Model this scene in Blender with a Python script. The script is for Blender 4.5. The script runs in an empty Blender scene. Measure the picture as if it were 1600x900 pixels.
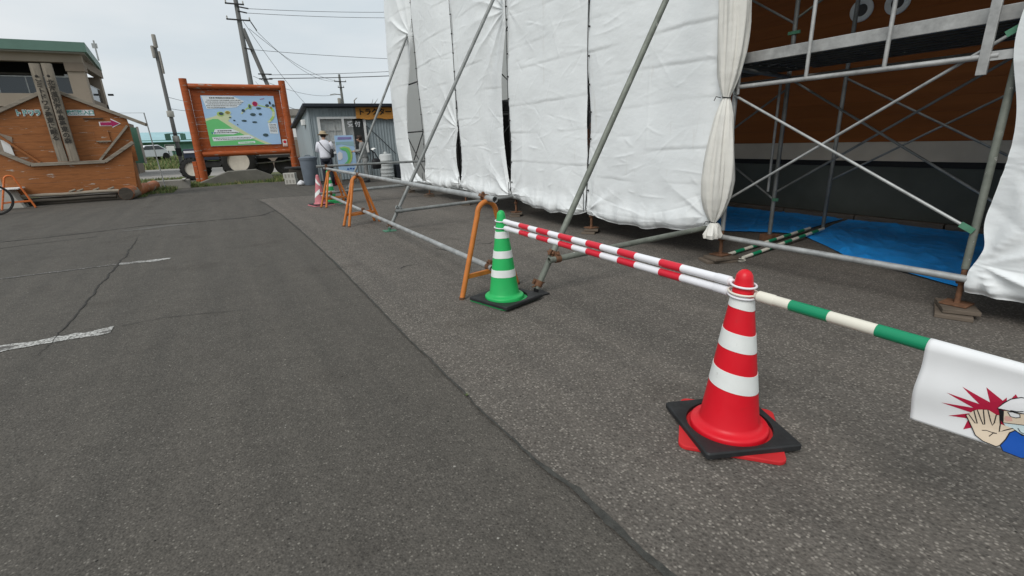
import bpy, bmesh, math, random
import numpy as np
from mathutils import Vector, Matrix, noise as mnoise

random.seed(7); rng = np.random.default_rng(7)
S = bpy.context.scene
COL = S.collection
R = math.radians

# ------------------------------------------------------------------ camera
cam = bpy.data.cameras.new('camera'); camo = bpy.data.objects.new('camera', cam); COL.objects.link(camo)
YAW, PITCH, ROLL = 0.516966, 0.299758, -0.037845
cf = Vector((math.sin(YAW)*math.cos(PITCH), math.cos(YAW)*math.cos(PITCH), -math.sin(PITCH)))
r0 = Vector((math.cos(YAW), -math.sin(YAW), 0)); u0 = r0.cross(cf)
cr = r0*math.cos(ROLL) + u0*math.sin(ROLL); cu = u0*math.cos(ROLL) - r0*math.sin(ROLL)
M = Matrix((cr, cu, -cf)).transposed().to_4x4(); M.translation = (0, 0, 1.2)
camo.matrix_world = M
cam.sensor_width = 36; cam.lens = 751.05/1600*36; cam.clip_start = 0.05; cam.clip_end = 4000
S.camera = camo
# ------------------------------------------------------------------ sky, sun, exposure
SUN_EL, SUN_AZ = R(46), math.atan2(-0.88, -0.47)
w = bpy.data.worlds.new('World'); S.world = w; w.use_nodes = True
nt = w.node_tree; nt.nodes.clear()
sky = nt.nodes.new('ShaderNodeTexSky'); sky.sky_type = 'NISHITA'; sky.sun_disc = False
sky.sun_elevation = SUN_EL; sky.sun_rotation = SUN_AZ; sky.dust_density = 4; sky.air_density = 1.0
b1 = nt.nodes.new('ShaderNodeBackground'); b1.inputs[1].default_value = 0.07
nt.links.new(sky.outputs[0], b1.inputs[0])
tc = nt.nodes.new('ShaderNodeTexCoord')
mp = nt.nodes.new('ShaderNodeMapping'); mp.inputs['Scale'].default_value = (1.2, 1.2, 4.0)
nz = nt.nodes.new('ShaderNodeTexNoise'); nz.inputs['Scale'].default_value = 1.6; nz.inputs['Detail'].default_value = 5
nz.inputs['Roughness'].default_value = 0.5
nt.links.new(tc.outputs['Generated'], mp.inputs[0]); nt.links.new(mp.outputs[0], nz.inputs['Vector'])
rp = nt.nodes.new('ShaderNodeValToRGB')
rp.color_ramp.elements[0].position = 0.3; rp.color_ramp.elements[0].color = (0.61, 0.715, 0.785, 1)
rp.color_ramp.elements[1].position = 0.72; rp.color_ramp.elements[1].color = (0.89, 0.925, 0.945, 1)
nt.links.new(nz.outputs['Fac'], rp.inputs[0])
b2 = nt.nodes.new('ShaderNodeBackground'); b2.inputs[1].default_value = 0.66
nt.links.new(rp.outputs[0], b2.inputs[0])
mx = nt.nodes.new('ShaderNodeMixShader'); mx.inputs[0].default_value = 0.94
wo = nt.nodes.new('ShaderNodeOutputWorld')
nt.links.new(b1.outputs[0], mx.inputs[1]); nt.links.new(b2.outputs[0], mx.inputs[2]); nt.links.new(mx.outputs[0], wo.inputs[0])
sl = bpy.data.lights.new('sun', 'SUN'); sl.energy = 1.5; sl.angle = R(30); sl.color = (1.0, 0.97, 0.93)
so = bpy.data.objects.new('sun', sl); COL.objects.link(so)
sd = Vector((math.sin(SUN_AZ)*math.cos(SUN_EL), math.cos(SUN_AZ)*math.cos(SUN_EL), math.sin(SUN_EL)))
so.rotation_euler = sd.to_track_quat('Z', 'Y').to_euler()
S.view_settings.view_transform = 'Standard'; S.view_settings.look = 'None'
S.view_settings.exposure = 0.5; S.view_settings.gamma = 1.0; S.view_settings.use_curve_mapping = False
S.cycles.use_denoising = True
S.cycles.max_bounces = 8; S.cycles.transparent_max_bounces = 8

# ------------------------------------------------------------------ helpers
class MB:
    def __init__(s): s.v = []; s.f = []; s.m = []
    def add(s, vs, fs, mi=0):
        b = len(s.v); s.v += [tuple(p) for p in vs]
        s.f += [tuple(i+b for i in q) for q in fs]; s.m += [mi]*len(fs); return s
    def box(s, c, d, rz=0, mi=0, rot=None):
        x, y, z = d[0]/2, d[1]/2, d[2]/2
        P = [Vector(p) for p in ((-x,-y,-z),(x,-y,-z),(x,y,-z),(-x,y,-z),(-x,-y,z),(x,-y,z),(x,y,z),(-x,y,z))]
        m = rot if rot is not None else Matrix.Rotation(rz, 3, 'Z')
        return s.add([m @ p + Vector(c) for p in P], [(3,2,1,0),(4,5,6,7),(0,1,5,4),(1,2,6,5),(2,3,7,6),(3,0,4,7)], mi)
    def beam(s, a, b, wd, ht, mi=0, up=(0,0,1)):
        a = Vector(a); b = Vector(b); d = (b-a); L = d.length; d.normalize()
        sx = d.cross(Vector(up))
        if sx.length < 1e-4: sx = d.cross(Vector((0,1,0)))
        sx.normalize(); su = sx.cross(d)
        m = Matrix((d, sx, su)).transposed()
        return s.box((a+b)/2, (L, wd, ht), mi=mi, rot=m)
    def tube(s, pts, r, n=10, cap=True, mi=0):
        pts = [Vector(p) for p in pts]; k = len(pts)
        rs = r if isinstance(r, (list, tuple)) else [r]*k
        vs = []; prev = None
        for i, p in enumerate(pts):
            t = (pts[min(i+1,k-1)] - pts[max(i-1,0)]).normalized()
            if prev is None:
                a = Vector((0,0,1)) if abs(t.z) < 0.9 else Vector((1,0,0))
                x = t.cross(a).normalized()
            else:
                x = (prev - t*prev.dot(t)).normalized()
            prev = x; y = t.cross(x)
            vs += [p + (x*math.cos(2*math.pi*j/n) + y*math.sin(2*math.pi*j/n))*rs[i] for j in range(n)]
        fs = [(i*n+j, i*n+(j+1)%n, (i+1)*n+(j+1)%n, (i+1)*n+j) for i in range(k-1) for j in range(n)]
        if cap: fs += [tuple(range(n-1,-1,-1)), tuple((k-1)*n+j for j in range(n))]
        return s.add(vs, fs, mi)
    def lathe(s, prof, n=32, c=(0,0,0), mi=0, cap=True, pleat=None):
        vs = []
        for i, (r, z) in enumerate(prof):
            for j in range(n):
                a = 2*math.pi*j/n; rr = r*(pleat(a, z) if pleat else 1)
                vs.append((c[0]+rr*math.cos(a), c[1]+rr*math.sin(a), c[2]+z))
        k = len(prof)
        fs = [(i*n+j, i*n+(j+1)%n, (i+1)*n+(j+1)%n, (i+1)*n+j) for i in range(k-1) for j in range(n)]
        if cap: fs += [tuple(range(n-1,-1,-1)), tuple((k-1)*n+j for j in range(n))]
        return s.add(vs, fs, mi)
    def prism(s, poly, fn, d0, d1, mi=0):
        # poly in 2-D, fn(u, v, d) -> 3-D ; d0..d1 depth
        n = len(poly)
        area = sum(poly[i][0]*poly[(i+1)%n][1]-poly[(i+1)%n][0]*poly[i][1] for i in range(n))
        if area < 0: poly = poly[::-1]
        vs = [fn(u, v, d0) for u, v in poly] + [fn(u, v, d1) for u, v in poly]
        fs = [tuple(range(n)), tuple(range(2*n-1, n-1, -1))] + [(i, i+n, (i+1)%n+n, (i+1)%n) for i in range(n)]
        return s.add(vs, fs, mi)
    def grid(s, fn, nu, nv, mi=0):
        vs = [fn(i/nu, j/nv) for j in range(nv+1) for i in range(nu+1)]
        fs = [(j*(nu+1)+i, j*(nu+1)+i+1, (j+1)*(nu+1)+i+1, (j+1)*(nu+1)+i) for j in range(nv) for i in range(nu)]
        return s.add(vs, fs, mi)
    def build(s, name, mats, parent=None, smooth=False, bevel=0, loc=None, fix=True):
        me = bpy.data.meshes.new(name); me.from_pydata(s.v, [], s.f)
        if not isinstance(mats, (list, tuple)): mats = [mats]
        for m in mats: me.materials.append(m)
        me.polygons.foreach_set('material_index', s.m)
        if fix:
            bm = bmesh.new(); bm.from_mesh(me); bmesh.ops.recalc_face_normals(bm, faces=bm.faces); bm.to_mesh(me); bm.free()
        if smooth:
            me.polygons.foreach_set('use_smooth', [True]*len(me.polygons))
            if smooth != 'all': me.set_sharp_from_angle(angle=R(38))
        me.update()
        o = bpy.data.objects.new(name, me); COL.objects.link(o)
        if parent is not None: o.parent = parent
        if loc is not None: o.location = loc
        if bevel:
            b = o.modifiers.new('bevel', 'BEVEL'); b.width = bevel; b.segments = 2; b.limit_method = 'ANGLE'
        return o

def tag(o, label=None, cat=None, group=None, kind=None):
    if label: o['label'] = label
    if cat: o['category'] = cat
    if group: o['group'] = group
    if kind: o['kind'] = kind
    return o
def thing(name, label, cat, loc=(0,0,0), rz=0, group=None):
    o = bpy.data.objects.new(name, None); COL.objects.link(o); o.empty_display_size = 0.1
    o.location = loc; o.rotation_euler = (0, 0, rz)
    return tag(o, label, cat, group)
def struct(o): return tag(o, kind='structure')
def fnz(p, sc, seed=0.0):   # -1..1 smooth noise
    return mnoise.noise(Vector((p[0]*sc+seed*13.7, p[1]*sc-seed*7.3, (p[2] if len(p) > 2 else 0)*sc+seed*3.1)))
def fbm(p, sc, seed=0.0, oc=3):
    return sum(fnz(p, sc*2**k, seed+k)*0.5**k for k in range(oc))

_perm = np.random.default_rng(11).permutation(256); _perm = np.concatenate([_perm, _perm, _perm])
_grad = np.random.default_rng(12).normal(size=(256, 3)); _grad /= np.linalg.norm(_grad, axis=1)[:, None]
def pn(x, y, z, sc=1.0, seed=0.0):
    """Perlin noise on arrays, about -0.7..0.7"""
    x, y, z = np.broadcast_arrays(np.asarray(x, float)*sc+seed*17.31, np.asarray(y, float)*sc-seed*9.7, np.asarray(z, float)*sc+seed*5.13)
    xi, yi, zi = [np.floor(q).astype(int) for q in (x, y, z)]; xf, yf, zf = x-xi, y-yi, z-zi
    f = lambda t: t*t*t*(t*(t*6-15)+10); u, v, w_ = f(xf), f(yf), f(zf); out = 0
    for dx in (0, 1):
        for dy in (0, 1):
            for dz in (0, 1):
                h = _perm[_perm[_perm[(xi+dx) & 255]+((yi+dy) & 255)]+((zi+dz) & 255)]; g = _grad[h]
                out = out + (g[...,0]*(xf-dx)+g[...,1]*(yf-dy)+g[...,2]*(zf-dz))*(u if dx else 1-u)*(v if dy else 1-v)*(w_ if dz else 1-w_)
    return out*1.5

# ------------------------------------------------------------------ materials
def newmat(name):
    m = bpy.data.materials.new(name); m.use_nodes = True
    t = m.node_tree; b = t.nodes['Principled BSDF']; return m, t, b
def N(t, typ, **kw):
    n = t.nodes.new(typ)
    for k, v in kw.items():
        if hasattr(n, k): setattr(n, k, v)
        else: n.inputs[k.replace('_', ' ')].default_value = v
    return n
def L(t, a, b): t.links.new(a, b)
def coords(t, scale=(1,1,1), obj=True):
    c = t.nodes.new('ShaderNodeTexCoord') if obj else t.nodes.new('ShaderNodeNewGeometry')
    m = t.nodes.new('ShaderNodeMapping'); m.inputs['Scale'].default_value = scale
    L(t, c.outputs['Object' if obj else 'Position'], m.inputs[0]); return m.outputs[0]
def ramp(t, src, stops):
    r = t.nodes.new('ShaderNodeValToRGB'); e = r.color_ramp.elements
    while len(e) < len(stops): e.new(0.5)
    for i, (p, c) in enumerate(stops):
        e[i].position = p; e[i].color = (*c, 1) if len(c) == 3 else c
    L(t, src, r.inputs[0]); return r.outputs[0]
def mixc(t, fac, a, b, mode='MIX'):
    m = t.nodes.new('ShaderNodeMix'); m.data_type = 'RGBA'; m.blend_type = mode
    if isinstance(fac, (int, float)): m.inputs[0].default_value = fac
    else: L(t, fac, m.inputs[0])
    for s, x in ((6, a), (7, b)):
        if isinstance(x, (tuple, list)): m.inputs[s].default_value = (*x[:3], 1)
        else: L(t, x, m.inputs[s])
    return m.outputs[2]
def bump(t, b, h, strength=0.3, dist=0.01):
    n = t.nodes.new('ShaderNodeBump'); n.inputs['Strength'].default_value = strength; n.inputs['Distance'].default_value = dist
    L(t, h, n.inputs['Height']); L(t, n.outputs[0], b.inputs['Normal']); return n
def noise(t, co, scale, detail=4, rough=0.55):
    n = t.nodes.new('ShaderNodeTexNoise'); n.inputs['Scale'].default_value = scale
    n.inputs['Detail'].default_value = detail; n.inputs['Roughness'].default_value = rough
    L(t, co, n.inputs['Vector']); return n.outputs['Fac']
def vmul(c, k): return tuple(min(1, x*k) for x in c)

def plain(name, col, rough=0.6, var=0.12, scale=6.0, metal=0.0, bmp=0.0, stretch=(1,1,1), dirt=None, dirt_amt=0.5, spec=None, bscale=None):
    """base colour with mottling, optional dirt / wear patches that have a shape of their own"""
    m, t, b = newmat(name); co = coords(t, stretch)
    f = noise(t, co, scale)
    c = ramp(t, f, [(0.25, vmul(col, 1-var)), (0.75, vmul(col, 1+var))])
    if dirt is not None:
        f2 = noise(t, co, scale*2.3, 6, 0.65)
        k = ramp(t, f2, [(0.5+0.25*(1-dirt_amt)-0.02, (0,0,0)), (0.62+0.25*(1-dirt_amt), (1,1,1))])
        c = mixc(t, k, c, dirt)
    L(t, c, b.inputs['Base Color']); b.inputs['Metallic'].default_value = metal
    rr = ramp(t, noise(t, co, scale*3), [(0.3, (max(0,rough-0.08),)*3), (0.7, (min(1,rough+0.08),)*3)])
    L(t, rr, b.inputs['Roughness'])
    b.inputs['Specular IOR Level'].default_value = 0.28 if spec is None else spec
    if bmp: bump(t, b, noise(t, co, bscale or scale*6, 5), bmp, 0.004)
    return m

def asphalt(name, dark, light, stone, frac, scale=110, bstr=0.5, warm=(1,1,1)):
    m, t, b = newmat(name); co = coords(t, (1,1,1), False)
    big = noise(t, co, 0.55, 5, 0.6); mid = noise(t, co, 5, 5, 0.65); fine = noise(t, co, 60, 4, 0.7)
    base = ramp(t, big, [(0.3, dark), (0.72, light)])
    base = mixc(t, 0.55, base, ramp(t, mid, [(0.3, vmul(dark, 0.9)), (0.7, vmul(light, 1.12))]))
    base = mixc(t, 0.35, base, ramp(t, fine, [(0.35, vmul(dark, 0.55)), (0.65, vmul(light, 1.35))]))
    v = t.nodes.new('ShaderNodeTexVoronoi'); v.inputs['Scale'].default_value = scale; L(t, co, v.inputs['Vector'])
    sep = t.nodes.new('ShaderNodeSeparateColor'); L(t, v.outputs['Color'], sep.inputs[0])
    cell = ramp(t, sep.outputs[0], [(0.0, vmul(dark, 0.62)), (0.5, vmul(light, 0.95)), (1-frac*1.6, vmul(light, 1.35)), (1-frac*0.5, stone)])
    core = ramp(t, v.outputs['Distance'], [(0.25, (1,1,1)), (0.62, (0,0,0))])
    mul = t.nodes.new('ShaderNodeMath'); mul.operation = 'MULTIPLY'; mul.inputs[1].default_value = 0.75; L(t, core, mul.inputs[0]); mul.inputs[1].default_value = 0.8
    c = mixc(t, mul.outputs[0], base, cell)
    # a few larger pale stones and dark pits
    v2 = t.nodes.new('ShaderNodeTexVoronoi'); v2.inputs['Scale'].default_value = 26; L(t, co, v2.inputs['Vector'])
    s2 = t.nodes.new('ShaderNodeSeparateColor'); L(t, v2.outputs['Color'], s2.inputs[0])
    sel = ramp(t, s2.outputs[1], [(0.9, (0,0,0)), (0.93, (1,1,1))])
    c2 = ramp(t, v2.outputs['Distance'], [(0.1, (1,1,1)), (0.16, (0,0,0))])
    mm = t.nodes.new('ShaderNodeMath'); mm.operation = 'MULTIPLY'; L(t, sel, mm.inputs[0]); L(t, c2, mm.inputs[1])
    c = mixc(t, mm.outputs[0], c, ramp(t, s2.outputs[0], [(0.45, vmul(dark, 0.3)), (0.55, vmul(stone, 1.1))]))
    stn = ramp(t, noise(t, co, 1.1, 6, 0.62), [(0.56, (1,1,1)), (0.70, (0.76,0.75,0.74))])
    c = mixc(t, 1.0, c, stn, 'MULTIPLY')
    tyr = ramp(t, noise(t, coords(t, (3.2,0.22,1), False), 1.4, 4, 0.6), [(0.35, (0.90,0.90,0.90)), (0.62, (1.07,1.06,1.05))])
    c = mixc(t, 1.0, c, tyr, 'MULTIPLY')
    L(t, c, b.inputs['Base Color']); b.inputs['Roughness'].default_value = 0.88; b.inputs['Specular IOR Level'].default_value = 0.22
    hm = t.nodes.new('ShaderNodeMath'); hm.operation = 'SUBTRACT'; L(t, fine, hm.inputs[0]); L(t, v.outputs['Distance'], hm.inputs[1])
    bump(t, b, hm.outputs[0], bstr, 0.006)
    return m

def cloth_white(name, col, trans=0.22, stain=(0.55,0.52,0.45)):
    m, t, b = newmat(name); co = coords(t, (1,1,1), False)
    c = ramp(t, noise(t, co, 1.7, 5, 0.6), [(0.3, vmul(col, 0.95)), (0.7, col)])
    st = coords(t, (1, 3.0, 0.5), False)
    k = ramp(t, noise(t, st, 2.2, 6, 0.7), [(0.62, (0,0,0)), (0.82, (0.45,0.45,0.45))])
    c = mixc(t, k, c, stain)
    L(t, c, b.inputs['Base Color']); b.inputs['Roughness'].default_value = 0.48; b.inputs['Specular IOR Level'].default_value = 0.4
    cw = coords(t, (1, 1, 1.6), False)
    n1 = noise(t, cw, 5, 5, 0.6); n2 = noise(t, cw, 22, 3, 0.5)
    vo = t.nodes.new('ShaderNodeTexVoronoi'); vo.inputs['Scale'].default_value = 6.5; vo.feature = 'F1'
    ds = t.nodes.new('ShaderNodeVectorMath'); ds.operation = 'ADD'; nv = t.nodes.new('ShaderNodeTexNoise'); nv.inputs['Scale'].default_value = 3; L(t, cw, nv.inputs['Vector'])
    sc_ = t.nodes.new('ShaderNodeVectorMath'); sc_.operation = 'SCALE'; sc_.inputs['Scale'].default_value = 0.35; L(t, nv.outputs['Color'], sc_.inputs[0]); L(t, cw, ds.inputs[0]); L(t, sc_.outputs[0], ds.inputs[1]); L(t, ds.outputs[0], vo.inputs['Vector'])
    mv = t.nodes.new('ShaderNodeMath'); mv.operation = 'MULTIPLY_ADD'; L(t, vo.outputs['Distance'], mv.inputs[0]); mv.inputs[1].default_value = 0.35; L(t, n1, mv.inputs[2])
    mix = t.nodes.new('ShaderNodeMath'); mix.operation = 'MULTIPLY_ADD'; L(t, n2, mix.inputs[0]); mix.inputs[1].default_value = 0.2; L(t, mv.outputs[0], mix.inputs[2])
    bp = bump(t, b, mix.outputs[0], 0.35, 0.016)
    tr = t.nodes.new('ShaderNodeBsdfTranslucent'); L(t, c, tr.inputs[0]); L(t, bp.outputs[0], tr.inputs['Normal'])
    ms = t.nodes.new('ShaderNodeMixShader'); ms.inputs[0].default_value = trans
    L(t, b.outputs[0], ms.inputs[1]); L(t, tr.outputs[0], ms.inputs[2])
    L(t, ms.outputs[0], t.nodes['Material Output'].inputs[0]); return m

def galvanised(name, col=(0.38,0.39,0.385), rust=0.0, metal=0.35, rough=0.5, peel=0.0):
    m, t, b = newmat(name); co = coords(t)
    c = ramp(t, noise(t, co, 7, 6, 0.7), [(0.3, vmul(col, 0.62)), (0.55, col), (0.78, vmul(col, 1.35))])
    k = ramp(t, noise(t, co, 16, 6, 0.75), [(0.66-rust*0.3-peel, (0,0,0)), (0.76-rust*0.3-peel*1.6, (1,1,1))])
    c = mixc(t, k, c, (0.17,0.085,0.045) if rust > 0.1 else (0.62,0.62,0.58))
    L(t, c, b.inputs['Base Color']); b.inputs['Metallic'].default_value = metal; b.inputs['Roughness'].default_value = rough
    bump(t, b, noise(t, co, 90, 3), 0.15, 0.002); return m

def peeling(name, col, under, amt=0.12, stretch=(1.2,1,7), scale=2.2, rough=0.62):
    m, t, b = newmat(name); co = coords(t, stretch, False)
    base = ramp(t, noise(t, co, 3.5, 5, 0.6), [(0.25, vmul(col, 0.74)), (0.75, vmul(col, 1.18))])
    k = ramp(t, noise(t, co, scale, 7, 0.68), [(0.68-amt, (0,0,0)), (0.71-amt, (1,1,1))])
    c = mixc(t, k, base, ramp(t, noise(t, co, 14, 3), [(0.3, vmul(under, 0.7)), (0.7, under)]))
    L(t, c, b.inputs['Base Color']); b.inputs['Roughness'].default_value = rough; b.inputs['Specular IOR Level'].default_value = 0.2
    bump(t, b, k, -0.25, 0.003); return m

def woodmat(name, col, dark, stretch=(1,1,12), scale=3.0, rough=0.8, varnish=None):
    m, t, b = newmat(name); co = coords(t, stretch)
    c = ramp(t, noise(t, co, scale, 7, 0.7), [(0.28, dark), (0.5, col), (0.75, vmul(col, 1.25))])
    L(t, c, b.inputs['Base Color']); b.inputs['Roughness'].default_value = rough if varnish is None else varnish; b.inputs['Specular IOR Level'].default_value = 0.22
    bump(t, b, noise(t, co, scale*2.5, 5), 0.25, 0.004); return m

MT = {}
MT['asph_old'] = asphalt('old_asphalt', (0.064,0.059,0.0515), (0.096,0.088,0.077), (0.21,0.195,0.17), 0.06, 120, 0.45)
MT['asph_new'] = asphalt('coarse_asphalt', (0.080,0.072,0.063), (0.136,0.123,0.109), (0.31,0.285,0.25), 0.16, 92, 0.7)
MT['sealant'] = plain('crack_sealant', (0.050,0.050,0.045), 0.8, 0.4, 30, bmp=0.8, dirt=(0.10,0.094,0.084), dirt_amt=0.5)
MT['crack'] = plain('crack_dirt', (0.042,0.040,0.037), 0.95, 0.3, 30)
MT['road'] = plain('road_concrete', (0.27,0.255,0.235), 0.9, 0.16, 0.7, bmp=0.2)
MT['soil'] = plain('soil_and_short_grass', (0.115,0.125,0.055), 0.95, 0.4, 0.35, bmp=0.5, dirt=(0.22,0.19,0.14), dirt_amt=0.4)
MT['grassbank'] = plain('bank_turf', (0.095,0.125,0.045), 0.95, 0.35, 0.8, bmp=0.6)
MT['grass'] = plain('grass_blade', (0.10,0.145,0.045), 0.75, 0.5, 1.3)
MT['drygrass'] = plain('dry_grass_blade', (0.24,0.22,0.10), 0.8, 0.4, 1.5)
def paint_worn(nm='worn_road_paint', th=0.46):
    m, t, b = newmat(nm); co = coords(t, (1,1,1), False)
    k = ramp(t, noise(t, coords(t, (1,1.3,1), False), 42, 8, 0.8), [(th, (0,0,0)), (th+0.06, (1,1,1))])
    k2 = ramp(t, noise(t, coords(t, (1,3.5,1), False), 5.0, 4), [(0.36, (0,0,0)), (0.48, (1,1,1))])
    mu = t.nodes.new('ShaderNodeMath'); mu.operation = 'MULTIPLY'; L(t, k, mu.inputs[0]); L(t, k2, mu.inputs[1])
    c = mixc(t, mu.outputs[0], (0.078,0.072,0.064), ramp(t, noise(t, co, 60), [(0.3, (0.42,0.415,0.39)), (0.7, (0.62,0.615,0.59))]))
    L(t, c, b.inputs['Base Color']); b.inputs['Roughness'].default_value = 0.8
    bump(t, b, noise(t, co, 90), 0.4, 0.004); return m
MT['paint'] = paint_worn(); MT['paint_faint'] = paint_worn('faint_road_paint', 0.55)
MT['tarp'] = cloth_white('white_sheet', (0.865,0.893,0.897), 0.14)
MT['tarp_warm'] = cloth_white('white_sheet_weathered', (0.87,0.855,0.80), 0.25)
MT['end_sheet'] = cloth_white('thin_white_sheet', (0.90,0.875,0.82), 0.8)
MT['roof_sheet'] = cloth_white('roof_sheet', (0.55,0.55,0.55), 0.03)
MT['galv'] = galvanised('galvanised_pipe')
MT['galv_dark'] = galvanised('dull_pipe', (0.22,0.23,0.225), 0.0, 0.3, 0.55)
MT['galv_green'] = galvanised('stained_pipe', (0.185,0.20,0.17), 0.0, 0.2, 0.65, 0.045)
MT['galv_light'] = galvanised('light_pipe', (0.40,0.40,0.39), 0.0, 0.3, 0.45)
MT['rust'] = plain('rusty_iron', (0.15,0.075,0.042), 0.85, 0.45, 25, bmp=0.5, dirt=(0.09,0.05,0.035))
MT['orange_pipe'] = plain('orange_paint_worn', (0.50,0.165,0.035), 0.5, 0.18, 12, dirt=(0.22,0.10,0.05), dirt_amt=0.35, bmp=0.1)
MT['orange_pipe2'] = plain('orange_paint_bright', (0.62,0.16,0.04), 0.45, 0.12, 12, dirt=(0.3,0.12,0.06), dirt_amt=0.15)
MT['cone_red'] = plain('red_cone_plastic', (0.62,0.007,0.018), 0.42, 0.07, 5, spec=0.35, dirt=(0.40,0.03,0.028), dirt_amt=0.42, bmp=0.06)
MT['cone_red_base'] = plain('red_base_plastic', (0.52,0.022,0.026), 0.6, 0.15, 9, dirt=(0.30,0.055,0.045), dirt_amt=0.45)
MT['cone_green'] = plain('green_cone_plastic', (0.02,0.40,0.105), 0.45, 0.1, 6, spec=0.35, dirt=(0.05,0.27,0.10), dirt_amt=0.3, bmp=0.06)
MT['cone_green2'] = plain('green_cone_plastic_far', (0.03,0.36,0.11), 0.5, 0.1, 5)
MT['reflect'] = plain('reflective_band', (0.70,0.72,0.70), 0.45, 0.06, 14, dirt=(0.56,0.56,0.53), dirt_amt=0.35)
MT['rubber'] = plain('black_rubber', (0.020,0.021,0.022), 0.55, 0.3, 14, dirt=(0.06,0.058,0.054), dirt_amt=0.25, bmp=0.15)
MT['bar_white'] = plain('white_plastic', (0.76,0.76,0.79), 0.35, 0.04, 8)
MT['bar_red'] = plain('red_stripe', (0.60,0.02,0.04), 0.35, 0.06, 8)
MT['bar_ivory'] = plain('ivory_plastic', (0.70,0.67,0.58), 0.4, 0.06, 9, dirt=(0.5,0.45,0.36), dirt_amt=0.15)
MT['bar_green'] = plain('green_stripe', (0.012,0.24,0.115), 0.35, 0.06, 8)
MT['faded'] = plain('faded_red_plastic', (0.50,0.17,0.19), 0.6, 0.18, 7, dirt=(0.6,0.4,0.4), dirt_amt=0.3)
MT['banner'] = plain('banner_vinyl', (0.74,0.745,0.75), 0.5, 0.05, 7, bmp=0.12, bscale=9)
MT['p_red'] = plain('print_red', (0.40,0.012,0.045), 0.5, 0.05)
MT['p_skin'] = plain('print_beige', (0.72,0.60,0.46), 0.5, 0.04)
MT['p_black'] = plain('print_black', (0.015,0.015,0.017), 0.5, 0.05)
MT['p_blue'] = plain('print_blue', (0.012,0.09,0.42), 0.5, 0.05)
MT['p_white'] = plain('print_white', (0.76,0.76,0.77), 0.5, 0.03)
MT['p_pink'] = plain('print_pink', (0.70,0.40,0.34), 0.5, 0.03)
MT['p_mask'] = plain('print_pale_blue', (0.60,0.72,0.74), 0.5, 0.03)
MT['mound'] = plain('stained_concrete', (0.15,0.142,0.122), 0.92, 0.22, 2.5, bmp=0.4, dirt=(0.08,0.08,0.06), dirt_amt=0.45)
MT['wood_pad'] = woodmat('weathered_pad_wood', (0.125,0.10,0.078), (0.05,0.04,0.03), (6,1,6))
MT['bluetarp'] = plain('blue_sheet', (0.014,0.31,0.86), 0.36, 0.22, 2.5, bmp=0.6, bscale=9, spec=0.5)
MT['hull'] = woodmat('varnished_hull', (0.245,0.077,0.017), (0.20,0.061,0.0135), (2,0.25,6), 1.4, varnish=0.55)
MT['hull_white'] = plain('hull_white_strake', (0.52,0.46,0.38), 0.6, 0.12, 3)
MT['hull_dark'] = plain('hull_bottom_paint', (0.075,0.082,0.072), 0.7, 0.2, 2)
MT['black'] = plain('black_paint', (0.012,0.012,0.013), 0.6, 0.2, 8)
MT['ring'] = plain('porthole_ring', (0.72,0.74,0.74), 0.4, 0.1, 8)
MT['deck'] = galvanised('deck_steel', (0.09,0.095,0.095), 0.0, 0.4, 0.55)
MT['deck_edge'] = galvanised('deck_edge_steel', (0.36,0.36,0.35), 0.0, 0.3, 0.5)
MT['clip_green'] = plain('green_clip', (0.08,0.22,0.14), 0.6, 0.2, 20)
MT['board'] = peeling('boat_board', (0.30,0.115,0.040), (0.46,0.40,0.34), 0.055)
MT['frame'] = peeling('map_frame', (0.35,0.082,0.024), (0.34,0.30,0.25), 0.075)
MT['log'] = peeling('painted_log', (0.34,0.115,0.045), (0.4,0.36,0.32), 0.10, (1,2,2))
MT['greywood'] = woodmat('grey_driftwood', (0.25,0.215,0.17), (0.10,0.085,0.065), (5,5,0.8), 3)
MT['greywood_h'] = woodmat('grey_driftwood_rail', (0.26,0.225,0.18), (0.12,0.10,0.078), (0.8,5,5), 3)
MT['darkwood'] = woodmat('dark_wood', (0.06,0.052,0.042), (0.025,0.022,0.02), (0.8,5,5), 3)  # very dark brown wood tone
MT['concrete'] = plain('concrete', (0.26,0.245,0.22), 0.9, 0.18, 2.2, bmp=0.4, dirt=(0.14,0.135,0.11), dirt_amt=0.4)
MT['concrete_l'] = plain('pale_concrete', (0.42,0.41,0.37), 0.9, 0.12, 4, bmp=0.3)
MT['beige'] = plain('beige_wall', (0.29,0.24,0.19), 0.85, 0.08, 1.2)
MT['beige_d'] = plain('brown_wall', (0.20,0.16,0.125), 0.85, 0.1, 1.2)
MT['roof_green'] = plain('green_fascia', (0.11,0.19,0.155), 0.5, 0.08, 1.5)
MT['soffit'] = plain('soffit', (0.30,0.28,0.25), 0.8, 0.08, 1.5)
MT['dark_int'] = plain('interior_shade', (0.035,0.036,0.036), 0.8, 0.2, 1)  # near-black base colour, shade of unlit interiors put into the material
MT['teal_wall'] = plain('green_shed_wall', (0.10,0.225,0.165), 0.7, 0.12, 0.6, stretch=(6,1,0.4))
MT['teal_roof'] = plain('blue_green_roof', (0.30,0.47,0.50), 0.5, 0.08, 0.5)
MT['shed'] = plain('blue_grey_siding', (0.30,0.345,0.36), 0.55, 0.1, 1.2, stretch=(1,1,0.4))
MT['shed_roof'] = plain('dark_roof', (0.028,0.033,0.042), 0.5, 0.15, 2)
MT['white_frame'] = plain('white_frame', (0.74,0.74,0.72), 0.45, 0.05, 4)
MT['curtain'] = plain('pale_curtain', (0.78,0.79,0.76), 0.9, 0.15, 3, stretch=(8,8,0.6))
MT['sign_wood'] = woodmat('ochre_sign_wood', (0.52,0.24,0.055), (0.34,0.14,0.03), (1.2,5,8), 3)
MT['binplastic'] = plain('grey_bin_plastic', (0.135,0.16,0.19), 0.5, 0.1, 5)
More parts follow.
